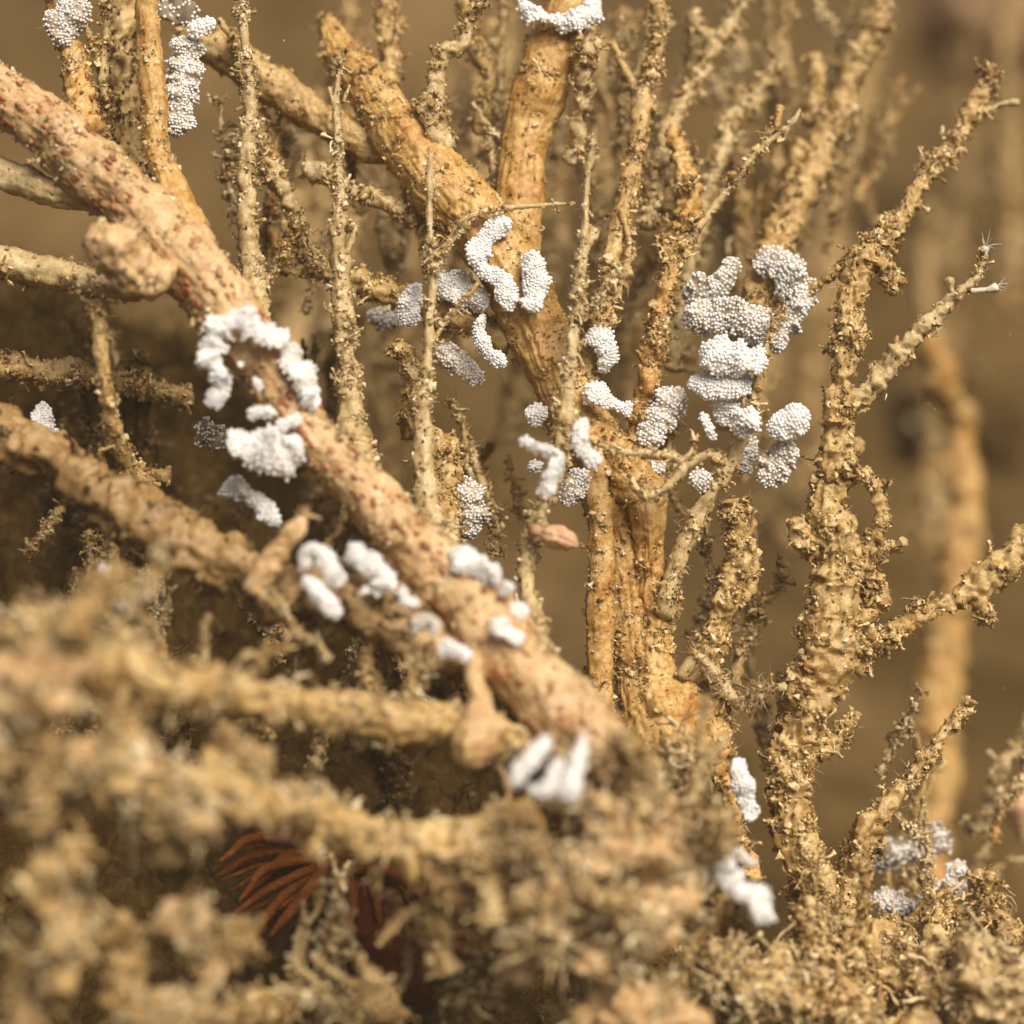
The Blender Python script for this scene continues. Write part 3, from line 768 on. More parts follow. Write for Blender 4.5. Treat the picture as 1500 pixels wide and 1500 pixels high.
lump('crusted_lump', 'blurred tan pillar at the left edge near the bottom', (85, 1380), (44, 85, 50), -680, 'tan')
lump('crusted_lump', 'blunt pinkish stump below the dark hollow, lower left', (272, 1355), (38, 40, 40), -640)
lump('crusted_lump', 'brown clump on the bottom edge below the blunt stump', (250, 1490), (76, 40, 55), -640, 'brown')
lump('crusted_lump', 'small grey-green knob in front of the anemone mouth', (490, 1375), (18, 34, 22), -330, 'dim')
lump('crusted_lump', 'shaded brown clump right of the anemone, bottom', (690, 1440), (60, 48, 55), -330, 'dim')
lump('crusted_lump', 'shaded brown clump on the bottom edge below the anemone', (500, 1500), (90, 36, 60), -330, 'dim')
lump('crusted_lump', 'lumpy tan mass under the white egg loops, lower centre', (745, 1225), (46, 36, 40), -400, 'tan')
lump('crusted_lump', 'blurred tan mass at left edge under the brown branch', (50, 920), (75, 36, 50), -610, 'tan')
lump('crusted_lump', 'crumbly mass on the trunk right of the pink lump', (990, 1120), (40, 50, 40), -180, 'tan', 'crumb')
lump('crusted_lump', 'orange crumbly mound between the pink lump and crusted branch', (1055, 1420), (56, 50, 56), -240, 'tan', 'crumb')

for k, (x, y, r, d) in enumerate([(925, 1125, 34, -440), (985, 1165, 32, -430), (890, 1165, 32, -480), (940, 1180, 30, -480), (960, 1230, 34, -460), (910, 1215, 34, -490), (1030, 1230, 32, -400), (870, 1240, 34, -500), (990, 1250, 34, -450), (850, 1290, 28, -510), (1000, 1310, 40, -430), (780, 1265, 30, -480), (720, 1330, 34, -500), (760, 1400, 44, -470), (860, 1400, 44, -470)]):
    stub('one of the pale crusty stubs heaped where the speckled branch ends', x, y, r, d, 'pink' if k % 3 else 'pale', 'stubs at the end of the speckled branch')
for k, (x, y, r, d) in enumerate([(1220, 1330, 34, -60), (1330, 1420, 44, -120), (1260, 1450, 50, -150), (1200, 1400, 40, -140), (1380, 1370, 36, -40), (1480, 1360, 40, 60), (1180, 1470, 44, -200), (1340, 1490, 50, -190)]):
    stub('one of the crumbly tan stubs heaped along the bottom right', x, y, r, d, 'tan' if k % 3 else 'pale', 'stubs along the bottom right')
for k, (x, y, r, d) in enumerate([(110, 905, 34, -700), (10, 1090, 46, -700), (200, 1090, 36, -640), (60, 1190, 40, -700), (40, 1290, 36, -690), (40, 1480, 50, -640), (170, 1450, 40, -610), (140, 980, 34, -640), (300, 1100, 30, -560), (360, 1120, 26, -520), (250, 1240, 30, -640), (300, 1420, 34, -560), (410, 1460, 34, -420), (580, 1470, 36, -420), (650, 1400, 34, -400), (690, 1310, 32, -440), (220, 960, 26, -520)]):
    stub('one of the strongly blurred ragged tan stubs massed at lower left', x, y, r, d, 'brown' if k % 2 else 'tan', 'stubs massed at lower left')
lump('backdrop_mass', 'very blurred pinkish added backdrop mass in the upper right corner far behind', (1450, 20), (260, 200, 200), 4600, 'far_pink', crumb=0, fuzz=0)  # added to make this corner of the backdrop lighter and pinkish
lump('backdrop_mass', 'very blurred olive mound far behind at the right edge', (1400, 620), (150, 110, 120), 2600, 'dim', crumb=0, fuzz=0)
lump('backdrop_mass', 'very blurred tan added backdrop mass far behind the right egg cluster', (1150, 330), (150, 150, 120), 2400, 'dim', crumb=0, fuzz=0)  # added for a lighter band in the backdrop
# --- dim thicket behind the left half
LACY = [((-20, 520), (0, 380), (20, 260), 7, 'upper left gaps between the thick branches'), ((520, 1000), (-20, 300), (120, 420), 22, 'upper centre behind the forked branch'), ((960, 1330), (-60, 330), (150, 620), 22, 'upper right behind the tall stems'),
        ((0, 640), (480, 900), (20, 240), 16, 'left thicket under the speckled branch'), ((640, 1120), (560, 900), (10, 160), 12, 'lower centre among the trunks'), ((1120, 1500), (900, 1300), (60, 420), 12, 'lower right behind the knotted twig'), ((-20, 330), (820, 1300), (-560, -330), 16, 'blurred lower left foreground'), ((340, 720), (830, 1010), (-330, -60), 12, 'gap between lower and level branches'), ((380, 760), (1230, 1400), (-460, -250), 9, 'bottom foreground around the anemone'),
        ((740, 1030), (1060, 1330), (-430, -250), 10, 'heap where the speckled branch ends'), ((1080, 1260), (1230, 1400), (-160, 0), 6, 'bottom right heap')]
PROTO = [upright_proto('lacy_twig', 'twig', L_, r, mt, cm, 13, 9, 3.2, 3.6, .9, (1.4, 5)) for L_, r, mt, cm in ((200, 6, 'pale', 'crust_pale'), (160, 5, 'tan', 'crust'), (240, 7, 'pale', 'crust'), (190, 5, 'orange', 'crust'), (230, 6, 'tan', 'crust_pale'), (140, 4.5, 'pale', 'crust_pale'), (260, 7, 'tan', 'crust'))]
Y_UP, Z_UP = Vector((0, 1, 0)), Vector((0, 0, 1))
num = 0
for (xa, xb), (ya, yb), (da, db), cnt, where in LACY:
    for i in range(cnt):
        x, y, d = random.uniform(xa, xb), random.uniform(ya, yb), random.uniform(da, db)
        lean, L_ = random.uniform(-70, 110), random.uniform(110, 260)
        if d < 0:
            lean, L_ = random.uniform(-170, 170), random.uniform(80, 170)
        turn = Matrix.Rotation(math.atan2(lean, L_), 3, 'Y') @ Matrix.Rotation(random.uniform(0, 6.28), 3, 'Z')
        place(PROTO, num, at(x, y + L_, d), turn, L_ / (205 if d > 0 else 150) * (1 + d / DIST), 'thin lacy silt-laden twig in the ' + where, 'lacy twigs, ' + where)
        num += 1
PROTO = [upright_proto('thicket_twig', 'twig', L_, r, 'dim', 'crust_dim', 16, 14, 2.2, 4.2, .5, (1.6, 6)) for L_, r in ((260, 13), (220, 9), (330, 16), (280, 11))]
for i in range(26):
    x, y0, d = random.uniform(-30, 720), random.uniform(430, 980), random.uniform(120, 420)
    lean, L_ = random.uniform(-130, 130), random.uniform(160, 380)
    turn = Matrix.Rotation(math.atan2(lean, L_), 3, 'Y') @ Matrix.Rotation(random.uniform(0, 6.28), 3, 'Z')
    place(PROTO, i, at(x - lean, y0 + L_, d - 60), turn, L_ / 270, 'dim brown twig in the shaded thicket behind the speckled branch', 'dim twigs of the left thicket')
PROTO = [upright_proto('background_hydroid', HYD, 480, r, 'tan', 'crust', 5, 4, 1.6, 5.5, .4, (2, 7), (12, 50)) for r in (13, 16, 19, 15)]
for i in range(22):
    near = i < 13
    x, y0, d = random.uniform(480, 1180) if near else random.uniform(300, 1560), random.uniform(-60, 330), random.uniform(330, 950) if near else random.uniform(1000, 2200)
    lean = random.uniform(-20, 150)
    turn = Matrix.Rotation(math.atan2(lean, 480), 3, 'Y') @ Matrix.Rotation(random.uniform(0, 6.28), 3, 'Z')
    place(PROTO, i, at(x - lean, y0 + 500, d), turn, 1.05 * (1 + d / DIST), 'very blurred brown stem behind the forked branch and tall stems', 'blurred stems behind the fork')

# ------------------------------------------------------------------ egg ribbons
def ribbon(label, rows, w, flat=.5, grey=False, e=2.5, sharp=True, wavy=0.0, group=None, name='egg_ribbon', keep=.86):
    """rows: (px, py, depth[, width factor]); w: half width."""
    SEED[0] += 1.7
    w = w * (.93 if e > 2.7 else 1.0 if sharp else .95)
    flat = flat * .85
    C = [(r[0], r[1], w * (r[3] if len(r) > 3 else 1), r[2]) for r in rows]
    W = np.array([[*at(x, y, d), rr * (1 + d / DIST)] for x, y, rr, d in C])
    K = spline(W, 3.0)
    P, R = K[:, :3], K[:, 3]
    n = len(P)
    arc = np.concatenate([[0], np.cumsum(np.linalg.norm(np.diff(P, axis=0), axis=1))])
    L_ = arc[-1]
    endr = np.sqrt(np.clip(1 - (1 - np.minimum(1, np.minimum(arc, L_ - arc) / (R * .9))) ** 2, .12, 1))
    A3 = np.stack([arc, arc * 0, arc * 0], 1)
    R = R * endr * (1 + .14 * noise(P, 30, SEED[0]) + .30 * noise(A3, 15, SEED[0] * 3.1))
    T, N, B = frames(P)
    tw = .9 * noise(A3, 26, SEED[0] * 1.7) + .35 * noise(A3, 9, SEED[0] * 2.3)
    N, B = N * np.cos(tw)[:, None] + B * np.sin(tw)[:, None], B * np.cos(tw)[:, None] - N * np.sin(tw)[:, None]
    ruf = .55 * noise(A3, 8.0, SEED[0] * 4.3)
    if wavy:
        A3 = np.stack([arc, arc * 0, arc * 0], 1)
        P = P + N * (noise(A3, 12, 3.3) * wavy * 1.5)[:, None] + B * (noise(A3, 16, 9.3) * wavy * 1.4)[:, None]
    base = P[n // 2]
    if not sharp:
        e = 3.0
    root = thing(name, label, 'egg ribbon', base, group)
    seg = 20
    a = np.linspace(0, 2 * math.pi, seg, endpoint=False)
    D = N[:, None] * (np.cos(a)[None, :, None] * flat + ruf[:, None, None] * np.sin(a)[None, :, None] ** 2) + B[:, None] * np.sin(a)[None, :, None]
    amp = .17 + .035 * wavy
    bump_r = lambda X: 1 + amp * noise(X, max(9, w * .8), SEED[0]) + .5 * amp * noise(X, max(5, w * .4), SEED[0] + 5)
    V = (P[:, None] + D * R[:, None, None]).reshape(-1, 3)
    C0 = np.repeat(P, seg, 0)
    V = C0 + (V - C0) * .95 * bump_r(V)[:, None]
    i = np.arange(n - 1)[:, None] * seg
    j = np.arange(seg)[None]
    k = (j + 1) % seg
    F = np.stack([i + j, i + k, i + seg + k, i + seg + j], -1).reshape(-1, 4)
    V = np.vstack([V, P[0], P[-1]])
    j = np.arange(seg)
    k = (j + 1) % seg
    tri = np.vstack([np.stack([np.full(seg, n * seg), k, j], 1), np.stack([np.full(seg, n * seg + 1), (n - 1) * seg + j, (n - 1) * seg + k], 1)])
    link('jelly', make_mesh('jelly', V - base, F, tri, M[('jelly_clear' if keep < .5 else 'jelly_grey') if grey else 'jelly']), root)
    # eggs in staggered rows over the surface
    pts = []
    pitch = e * 1.86
    s_ = 0.0
    row = 0
    while s_ <= L_:
        f = np.interp(s_, arc, np.arange(n))
        i0 = int(min(f, n - 2))
        t = f - i0
        p = P[i0] * (1 - t) + P[i0 + 1] * t
        r = R[i0] * (1 - t) + R[i0 + 1] * t
        per = 2 * math.pi * r * math.sqrt((1 + flat * flat) / 2)
        m = max(3, int(per / pitch))
        aa = (np.arange(m) + .5 * (row % 2)) / m * 2 * math.pi
        aa = aa + (1 - flat) * .5 * np.sin(2 * aa) * -1 + rng.normal(0, .06, m)
        q = p + (N[i0] * (np.cos(aa)[:, None] * flat + ruf[i0] * np.sin(aa)[:, None] ** 2) + B[i0] * np.sin(aa)[:, None]) * r
        q = p + (q - p) * bump_r(q)[:, None]
        pts.append(q + T[i0] * rng.normal(0, e * .22, (m, 1)))
        s_ += pitch * .88
        row += 1
    Q = np.vstack(pts)
    Q = Q + rng.normal(0, e * .16, Q.shape)
    if grey:
        Q = Q[rng.random(len(Q)) < keep]
    v, f = BALL if sharp else OCT_SOFT
    sz = e * rng.uniform(.74, 1.12, len(Q)) * (1 + base[1] / DIST)
    J = v[None] * sz[:, None, None] + Q[:, None]
    o = link('eggs', make_mesh('eggs', J.reshape(-1, 3) - base, EMPTY4, (f[None] + (np.arange(len(Q)) * len(v))[:, None, None]).reshape(-1, 3), M['egg_grey' if grey else 'egg']), root)
    o['kind'] = 'stuff'
    return root

# on the forked branch
ribbon('sharp white S-shaped egg ribbon on the bend of the forked branch', [(747, 324, -28, .7), (728, 334, -30, .8), (705, 358, -34), (700, 378, -36), (713, 398, -38, .8), (735, 410, -40, .8), (744, 432, -42, .9), (746, 456, -42, .9)], 17, .6)
ribbon('white curved egg ribbon facing the S-shaped one on the forked branch', [(764, 378, -50, 0.5), (779, 385, -46, 0.9), (785, 408, -42), (782, 435, -46), (772, 455, -54, 0.9)], 20, .5)
ribbon('short upright white egg ribbon left of the thin central stem', [(616, 418, -5, .7), (602, 432, -10), (598, 455, -12), (602, 478, -10)], 14, .7)
ribbon('wavy white egg ribbon along the twig right of the thin central stem', [(632, 412, 20, .8), (650, 418, 10), (672, 424, 5, 1.1), (695, 438, 0), (718, 445, -5)], 18, .5)
ribbon('white L-shaped egg ribbon hanging from the egg-bearing twig', [(709, 462, -14, 0.7), (701, 482, -16), (707, 506, -18), (725, 524, -20, 1.1), (740, 534, -20, 1.1)], 11, .8)
ribbon('greyish egg ribbon below the egg-bearing twig', [(637, 509, 35, 0.9), (659, 522, 35, 1.1), (684, 542, 36, 1.1), (706, 560, 38, 0.7)], 15, .6, True)
ribbon('dim grey egg ribbon behind the twig, left of the upright ribbon', [(540, 460, 140), (562, 468, 135), (590, 466, 125)], 15, .6, True, sharp=False)
ribbon('small white egg ribbon curling around the thin stem with flared tip', [(858, 500, -40, .8), (876, 496, -35), (892, 508, -30), (890, 530, -25, .9), (878, 546, -18, .6)], 15, .5)
ribbon('tapering white egg ribbon pointing right below the curled one', [(858, 566, -45), (875, 578, -48, 1.1), (895, 590, -46, .8), (926, 601, -40, .5)], 15, .6)
ribbon('loose clump of white eggs left of the central trunk', [(788, 592, -35, .8), (786, 610, -35), (782, 626, -35, .6)], 17, .7)
ribbon('tiny round clump of eggs under the white petal-shaped ribbon', [(780, 676, -20), (786, 692, -20)], 14, .8)
ribbon('smooth white petal-shaped ribbon pointing left in front of the trunk', [(764, 644, -215, .6), (784, 655, -220), (806, 662, -225), (822, 668, -220, .7)], 12, .5, sharp=False)
ribbon('smooth white petal-shaped ribbon pointing down in front of the trunk', [(820, 664, -225, .7), (812, 690, -228), (800, 712, -225), (794, 728, -220, .6)], 12, .5, sharp=False)
ribbon('smooth white curved ribbon right of the petal-shaped ones', [(858, 614, -190, .6), (850, 636, -195), (852, 658, -195), (868, 672, -190, 1.1), (878, 682, -185)], 12, .6, sharp=False)
ribbon('ragged white egg patch behind the petal-shaped ribbons', [(858, 690, -60), (842, 712, -55, 1.1), (828, 740, -50, .9)], 18, .5, True)
ribbon('sparkling grey egg ribbon behind the foot of the central stem', [(664, 704, 10, .8), (682, 726, 5), (690, 752, 5), (680, 786, 10, .8)], 21, .7, True)
# right cluster
ribbon('grey-white egg ribbon at upper left of the right cluster', [(1008, 446, 75, .9), (1030, 426, 65), (1054, 416, 60, .9), (1068, 398, 55, .85), (1074, 376, 55, .7)], 24, .6, True, e=2.8)
ribbon('broad leaf-shaped egg ribbon in the middle of the right cluster', [(1000, 472, 40, .7), (1030, 464, 30), (1066, 462, 22, 1.1), (1100, 472, 15), (1128, 492, 12), (1150, 510, 14, .8)], 28, .6, True, e=2.8)
ribbon('curved grey egg ribbon at upper right of the right cluster', [(1108, 380, 95, .8), (1140, 388, 75), (1164, 408, 60), (1172, 436, 50), (1160, 466, 45, .9), (1148, 486, 45, .6)], 26, .6, True, e=2.8)
ribbon('brightest thick white egg ribbon in the right cluster', [(1028, 510, -35), (1050, 522, -40, .9), (1080, 526, -45), (1110, 530, -45, 1.05), (1122, 532, -42)], 27, .6, e=2.8)
ribbon('white egg ribbon under the brightest one in the right cluster', [(1008, 560, -15, .9), (1035, 562, -22), (1070, 566, -25, 1.05), (1106, 562, -18, .7)], 21, .6, e=2.8)
ribbon('upright white egg ribbon descending behind the rounded egg knob', [(1068, 572, -8), (1066, 596, -5), (1066, 625, -2, .8)], 24, .6, e=2.8)
ribbon('rounded white egg knob tapering downward, right cluster', [(1104, 600, -62, .95), (1092, 616, -58, 1.05), (1082, 640, -45, .7)], 27, .6, e=2.8)
ribbon('slanting grey egg ribbon at the left of the right cluster', [(996, 570, 30, .7), (978, 594, 22), (962, 620, 15, 1.05), (944, 652, 10, 1.0)], 24, .6, True, e=2.8)
ribbon('stubby white egg ribbon at far right of the right cluster', [(1126, 634, -50, .9), (1148, 622, -58), (1172, 610, -60), (1184, 604, -58)], 26, .6, e=2.8)
ribbon('glittering egg ribbon hanging below the stubby white one', [(1158, 648, -25, .85), (1146, 668, -25), (1132, 690, -22), (1116, 710, -20)], 24, .6, True, e=2.8)
ribbon('small oval egg mass near the cream filament', [(1036, 694, -20), (1016, 716, -22)], 21, .6, True, e=2.8)
ribbon('tiny thread of eggs inside the right cluster', [(1028, 606, -20), (1038, 624, -18), (1046, 646, -16, .7)], 8, .6, e=2.8)
ribbon('shaded egg ribbon behind the brown twig, right cluster', [(1100, 640, 30), (1092, 668, 30), (1082, 694, 30)], 16, .6, True, e=2.8)
ribbon('half-hidden egg patch behind the cream filament', [(945, 682, 0), (975, 686, 0)], 14, .6, True, e=2.8)
# cluster on the speckled branch
ribbon('large white ruffled egg ribbon hooked around the speckled branch', [(304, 590, -240, 1.0), (322, 572, -245, .9), (318, 545, -248, .75), (306, 520, -246, .9), (312, 490, -246, 1.1), (338, 470, -246), (368, 474, -244), (396, 492, -240, .9), (424, 492, -228, 1.1)], 20, .45, sharp=False, wavy=4)
ribbon('white ruffled egg ribbon down the right flank of the speckled branch', [(428, 505, -225, .9), (432, 530, -228), (446, 552, -228, 1.1), (450, 578, -230), (468, 592, -228)], 19, .5, sharp=False, wavy=5)
ribbon('broad white scalloped egg fan below the hooked ribbon', [(336, 632, -225, .7), (362, 648, -232), (392, 660, -236, 1.1), (420, 660, -236), (440, 640, -234, .8)], 28, .5, sharp=False, wavy=4)
ribbon('thin white egg curl above the scalloped fan', [(364, 612, -240), (380, 603, -244), (402, 606, -244)], 8, .7, sharp=False)
ribbon('narrow white egg strip at the right of the scalloped fan', [(404, 626, -240), (422, 620, -240), (442, 612, -236)], 9, .7, sharp=False)
ribbon('tiny white egg spot inside the hooked ribbon', [(350, 532, -242), (354, 536, -242)], 6, .9, sharp=False)
ribbon('small slanting white egg strip inside the hooked ribbon', [(372, 556, -244), (384, 570, -244)], 9, .7, sharp=False)
ribbon('sparse dim egg mass behind the scalloped fan', [(288, 622, -40), (312, 636, -40), (335, 646, -40)], 18, .6, True, keep=.4)
ribbon('white arched egg ribbon above the blurred brown branch', [(322, 724, -150, .6), (346, 714, -165), (372, 730, -180), (392, 752, -190), (410, 768, -195, .9)], 15, .7, sharp=False)
# lower cluster
ribbon('white looped egg ribbon at left of the lower cluster', [(440, 832, -338, 0.9), (452, 808, -343), (474, 814, -346), (488, 838, -348), (504, 856, -348)], 14, .7, sharp=False, wavy=2)
ribbon('white straight egg ribbon slanting down in the lower cluster', [(446, 846, -348), (466, 868, -353), (484, 890, -356), (498, 904, -354, 0.8)], 13, .8, sharp=False)
ribbon('white zigzag egg ribbon between the lower cluster and speckled branch', [(512, 798, -323), (530, 818, -328, 1.1), (552, 832, -333), (562, 852, -338), (554, 874, -340)], 17, .7, sharp=False, wavy=4)
ribbon('small white egg dot under the zigzag ribbon', [(534, 862, -348), (536, 872, -348)], 10, .9, sharp=False)
ribbon('small white egg hook right of the zigzag ribbon', [(590, 862, -356), (594, 880, -358), (614, 884, -356)], 9, .8, sharp=False)
ribbon('faint pinkish egg loop on the flank of the speckled branch', [(606, 922, -360), (620, 908, -364), (640, 912, -366), (632, 930, -366)], 10, .7, True, sharp=False)
ribbon('white flat egg patch where lower branch joins speckled branch', [(644, 946, -370), (666, 954, -375), (690, 962, -375)], 16, .6, sharp=False)
ribbon('thick white egg ribbon on the upper edge of the speckled branch', [(662, 806, -295, 0.9), (690, 826, -300), (712, 838, -303), (732, 852, -305)], 19, .7, sharp=False, wavy=3)
ribbon('square white egg knob below the thick ribbon', [(738, 854, -315), (748, 870, -315)], 18, .8, sharp=False)
ribbon('flat white egg strip near the foot of the flared stem', [(748, 886, -307), (772, 904, -303)], 12, .6, sharp=False)
ribbon('white egg band curving around the speckled branch edge', [(724, 908, -363), (742, 928, -363), (768, 938, -353)], 15, .5, sharp=False)
# loops at the lower centre
ribbon('white egg finger at the left of the three lower loops', [(804, 1080, -525, 0.8), (786, 1106, -535), (764, 1126, -540, 1.15), (752, 1152, -540, 0.9)], 13, .8, sharp=False)
ribbon('white J-shaped egg loop in the middle of the lower loops', [(822, 1112, -545, 0.8), (812, 1132, -551), (800, 1156, -555), (784, 1160, -555, 0.8), (776, 1150, -553, 0.7)], 10, .8, sharp=False)
ribbon('white egg finger at the right of the three lower loops', [(856, 1080, -535, 0.8), (848, 1110, -543), (842, 1136, -549, 1.1), (826, 1172, -553, 1.1)], 13, .8, sharp=False)
ribbon('ragged white egg ribbon beside the ragged orange stem', [(1078, 1112, -160, 0.9), (1084, 1136, -162, 1.1), (1092, 1160, -162), (1096, 1182, -160, 0.8), (1106, 1200, -156, 0.8)], 14, .5)
ribbon('white hooked egg ribbon at lower right of the pink lump', [(1062, 1250, -370, 0.8), (1066, 1276, -375), (1082, 1304, -378), (1106, 1314, -378, 1.1), (1118, 1332, -375), (1118, 1354, -370, 0.7)], 18, .6, sharp=False, wavy=2)
ribbon('small grey egg strip above the hooked lower ribbon', [(1074, 1246, -320), (1092, 1258, -320), (1108, 1266, -318)], 8, .6, True, sharp=False)
ribbon('faint white egg strip on the pink lump, left of the hooked ribbon', [(1040, 1246, -350), (1028, 1272, -360), (1024, 1300, -365)], 9, .6, sharp=False)
ribbon('translucent grey egg coil above the crumbly heap at lower right', [(1276, 1316, 120, .8), (1310, 1322, 115), (1345, 1332, 110), (1380, 1318, 120), (1402, 1286, 135, .9), (1395, 1262, 150, .7)], 22, .7, True, keep=.75, sharp=False)
ribbon('faint grey egg band behind the translucent coil', [(1270, 1262, 190), (1310, 1250, 195), (1350, 1240, 205), (1390, 1222, 220)], 24, .6, True, keep=.4, sharp=False)
# upper left
ribbon('grey egg mass hanging at the top left corner', [(106, -20, 0), (102, 15, 0), (92, 45, 0, .8), (98, 68, 0, .5)], 29, .7, True)
ribbon('long sparkling grey egg mass beside the fibrous side branch', [(275, 55, 15, .8), (270, 95, 12), (264, 135, 10, 1.05), (260, 175, 8, .9), (258, 200, 8, .5)], 24, .7, True)
ribbon('white folded egg ribbon at the top edge near the fibrous branch', [(312, 28, -5, .7), (296, 40, -8), (276, 44, -6, .8)], 15, .5, sharp=False)
ribbon('faint grey egg lobe at the top edge above the folded ribbon', [(230, 12, 60), (255, 18, 55), (290, 12, 50)], 20, .6, True, keep=.4, sharp=False)
ribbon('small white egg fan in the dark gap at left edge', [(62, 590, 20, .6), (62, 612, 15, 1.1), (66, 636, 10), (90, 646, 12, .8)], 13, .5, sharp=True)
ribbon('white egg finger at the left edge above the tan mass', [(150, 826, -340, .9), (152, 850, -345), (162, 872, -350)], 12, .8, sharp=False)
ribbon('pale small egg finger right of the left white finger', [(166, 846, -320, .7), (184, 838, -320)], 10, .7, True, sharp=False)
ribbon('white egg streak lower down beside the left white finger', [(172, 880, -380), (190, 900, -385)], 9, .7, sharp=False)
ribbon('white egg collar wrapped around the top of the orange fork limb', [(766, -4, 95, .9), (772, 16, 82), (792, 24, 76), (820, 32, 74), (846, 28, 78), (866, 20, 92, 1.1), (870, -4, 105)], 13, .6, sharp=False, wavy=2)

# ------------------------------------------------------------------ polyps, anemone
def polyp(label, stalk, bulbpts, mat, tent=0, tl=20, tr=2.0, name='polyp'):
    SEED[0] += 1.1
    base = at(stalk[0][0], stalk[0][1], stalk[0][3])
    root = thing(name, label, 'polyp', base)
    V, F, tri, D, T = tube(stalk, 'fleshy', 3, seed=SEED[0], wander=.05)
    link('stalk', make_mesh(name, V - base, F, tri, M[mat]), root)
    V, F, tri, D, T = tube(bulbpts, 'fibrous', 2.5, seed=SEED[0], wander=.02)
    link('head', make_mesh(name, V - base, F, tri, M[mat]), root)
    if tent:
        p1, p0 = at(*bulbpts[-1][:2], bulbpts[-1][3]), at(*bulbpts[0][:2], bulbpts[0][3])
        ax = (p1 - p0) / np.linalg.norm(p1 - p0)
        for k in range(tent):
            d = rng.normal(0, .55, 3) + ax
            v, f = threads(p1[None], (d / np.linalg.norm(d))[None], np.array([tl * random.uniform(.7, 1.2)]), np.array([tr]), 8, 5, .5)
            link('tentacle', make_mesh('tentacle', v - base, f, EMPTY3, M[mat]), root)
    return root
polyp('pink oval polyp head leaning right of the thin flared stem', [(778, 775, 8, -150), (790, 780, 7, -165), (800, 784, 8, -170)], [(794, 782, 8, -168), (805, 784, 15, -170), (820, 788, 17, -172), (836, 795, 12, -174), (845, 800, 5, -174)], 'polyp_pink')
polyp('peach pink polyp standing up from the blurred brown branch', [(372, 866, 17, -322), (388, 840, 16, -328), (404, 814, 15, -330), (420, 792, 12, -332)], [(414, 800, 12, -331), (428, 782, 16, -332), (438, 768, 13, -332), (444, 758, 5, -332)], 'pink', 9, 24, 3)
polyp('tan drop-shaped polyp hanging below the speckled branch', [(694, 960, 14, -330), (698, 1000, 12, -350), (704, 1040, 18, -370)], [(702, 1028, 15, -365), (702, 1062, 28, -380), (694, 1092, 32, -385), (690, 1120, 18, -385)], 'pink')
polyp('glassy polyp with raised tentacles at tip of the right twig', [(1438, 396, 3.5, -10), (1441, 380, 3, -10), (1441, 372, 3, -10)], [(1441, 376, 3, -10), (1442, 368, 6, -10), (1443, 362, 6, -10)], 'clear', 8, 24, .8)
polyp('glassy polyp on a long stalk below the raised one', [(1412, 424, 4, -10), (1432, 426, 3, -12), (1448, 424, 3, -12)], [(1444, 425, 3, -12), (1454, 422, 6, -12), (1460, 420, 6, -12)], 'clear', 7, 20, .8)
polyp('stubby cup polyp on top of the right twig', [(1396, 432, 4, -10), (1392, 420, 4, -10)], [(1393, 424, 4, -10), (1391, 414, 7, -10), (1390, 408, 7, -10)], 'pale')
polyp('blurred peach polyp far behind at right edge', [(1505, 1230, 12, 700), (1498, 1205, 12, 700)], [(1500, 1215, 12, 700), (1492, 1180, 22, 700), (1488, 1160, 14, 700)], 'polyp_pink')
polyp('translucent amber bud behind the cup of the crusted branch', [(1235, 668, 5, 60), (1245, 664, 7, 60)], [(1242, 668, 9, 60), (1252, 658, 14, 60), (1258, 644, 10, 60)], 'tan')

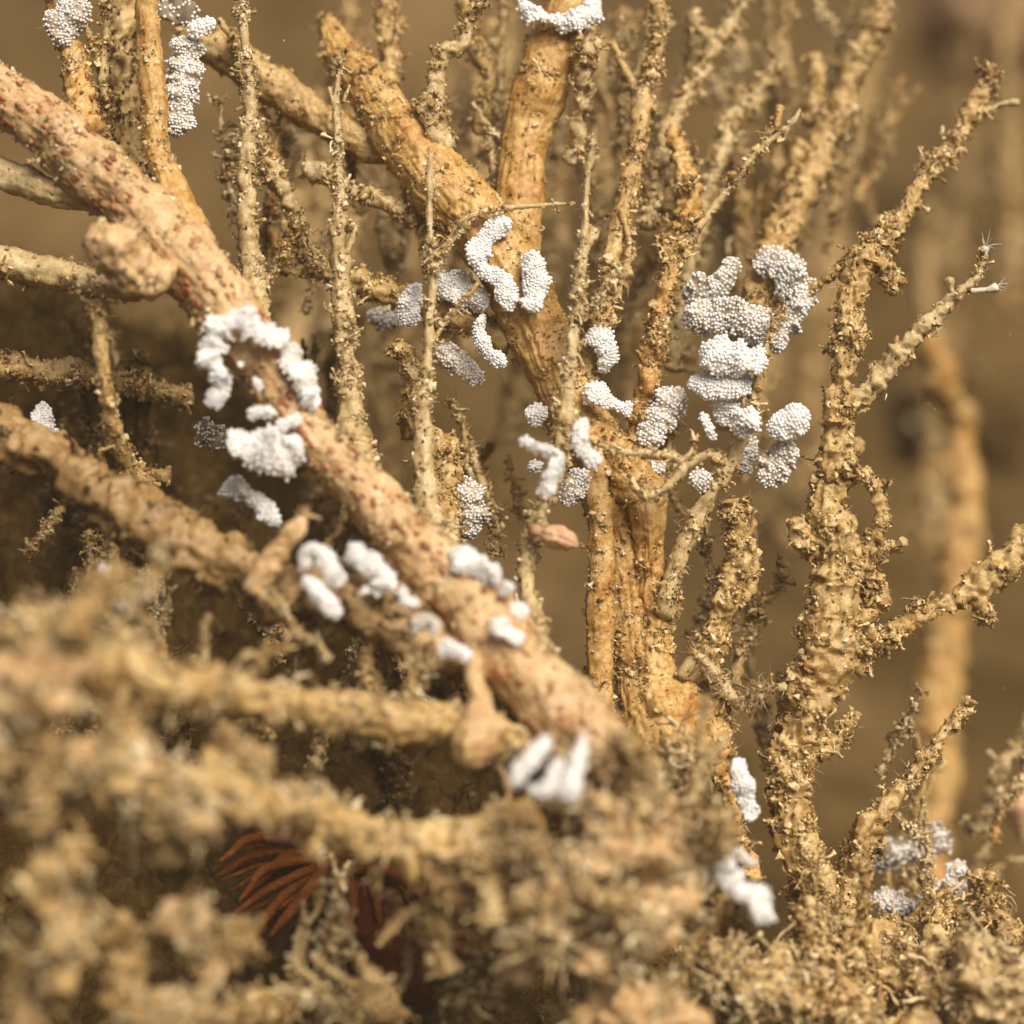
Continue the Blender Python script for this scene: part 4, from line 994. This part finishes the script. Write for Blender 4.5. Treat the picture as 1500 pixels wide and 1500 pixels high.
def anemone():
    base = at(545, 1330, -60)
    root = thing('anemone', 'rust-red anemone with long tentacles in the dark hollow, lower left', 'anemone', base)
    V, F, tri, D, T = tube([(610, 1450, 80, 60), (590, 1380, 92, 40), (560, 1310, 88, 20), (535, 1265, 64, -10), (515, 1245, 30, -30)], 'fibrous', 5, seed=2, wander=.05)
    link('column', make_mesh('column', V - base, F, tri, M['anemone']), root)
    def tent(x0, y0, x1, y1, x2, y2, r, d0, d1):
        rows = [(x0, y0, r, d0), (x0 * .35 + x1 * .65, y0 * .35 + y1 * .65, r * .95, (d0 * 2 + d1) / 3), (x1 * .7 + x2 * .3, y1 * .7 + y2 * .3, r * .8, (d0 + d1) / 2), (x1 * .3 + x2 * .7, y1 * .3 + y2 * .7, r * .6, (d0 + 2 * d1) / 3), (x2, y2, r * .3, d1)]
        V, F, tri, D, T = tube(rows, 'smooth', 3.5, seed=random.random() * 9, wander=.08)
        link('tentacle', make_mesh('tentacle', V - base, F, tri, M['tentacle']), root)
    c = (490, 1262)
    for a in ((438, 1282, 350, 1395, 11), (455, 1300, 395, 1372, 10), (402, 1255, 350, 1320, 8), (390, 1240, 318, 1284, 8), (380, 1215, 322, 1262, 8), (420, 1215, 352, 1206, 9), (410, 1290, 340, 1340, 7), (430, 1240, 372, 1300, 9),
              (530, 1240, 535, 1320, 8), (560, 1250, 590, 1330, 8), (540, 1270, 560, 1370, 9), (520, 1290, 510, 1380, 9), (575, 1235, 622, 1290, 8), (585, 1260, 640, 1330, 8), (500, 1300, 470, 1380, 9), (600, 1280, 640, 1370, 8), (470, 1215, 430, 1190, 8), (550, 1215, 600, 1215, 8),
              (400, 1270, 330, 1310, 6), (440, 1310, 378, 1345, 7)):
        tent(c[0] + random.uniform(-20, 25), c[1] + random.uniform(-14, 14), a[0], a[1], a[2], a[3], a[4] * 1.05, -70, random.uniform(-150, -50))
        for _ in range(1):
            tent(c[0] + random.uniform(-30, 35), c[1] + random.uniform(-20, 20), a[0] + random.uniform(-25, 25), a[1] + random.uniform(-20, 20), a[2] + random.uniform(-35, 35), a[3] + random.uniform(-30, 20), a[4] * .85, -50, random.uniform(-110, 10))
anemone()

# ------------------------------------------------------------------ specks drifting in the water
n = 60
P = np.stack([rng.uniform(-700, 760, n), rng.uniform(-220, 250, n), rng.uniform(-300, 740, n)], 1)
V, F = crumbs(P, rng.uniform(.8, 2.2, n))
o = link('silt_specks', make_mesh('silt_specks', V, EMPTY4, F, M['crust_pale'], False))
o['kind'] = 'stuff'
o['label'] = 'tiny pale silt specks drifting in the water'
o['category'] = 'silt'

# ------------------------------------------------------------------ turbid water
def water_haze():
    lo, hi = np.array([-9300., -4800., -1700.]), np.array([9300., 16300., 6700.])
    c = [[(lo, hi)[i][0], (lo, hi)[j][1], (lo, hi)[k][2]] for k in (0, 1) for j in (0, 1) for i in (0, 1)]
    q = [(0, 2, 3, 1), (4, 5, 7, 6), (0, 1, 5, 4), (2, 6, 7, 3), (0, 4, 6, 2), (1, 3, 7, 5)]
    m = bpy.data.materials.new('turbid water')
    m.use_nodes = True
    m.node_tree.nodes.clear()
    v = m.node_tree.nodes.new('ShaderNodeVolumePrincipled')
    v.inputs['Color'].default_value = (.88, .67, .44, 1)
    v.inputs['Density'].default_value = HAZE
    v.inputs['Anisotropy'].default_value = 0.0
    out = m.node_tree.nodes.new('ShaderNodeOutputMaterial')
    m.node_tree.links.new(v.outputs[0], out.inputs['Volume'])
    o = link('haze', make_mesh('haze', np.array(c), np.array(q), EMPTY3, m, False))
    o['kind'] = 'stuff'
    o['label'] = 'brownish turbid sea water around the whole growth'
    o['category'] = 'water'
HAZE = .0035
water_haze()
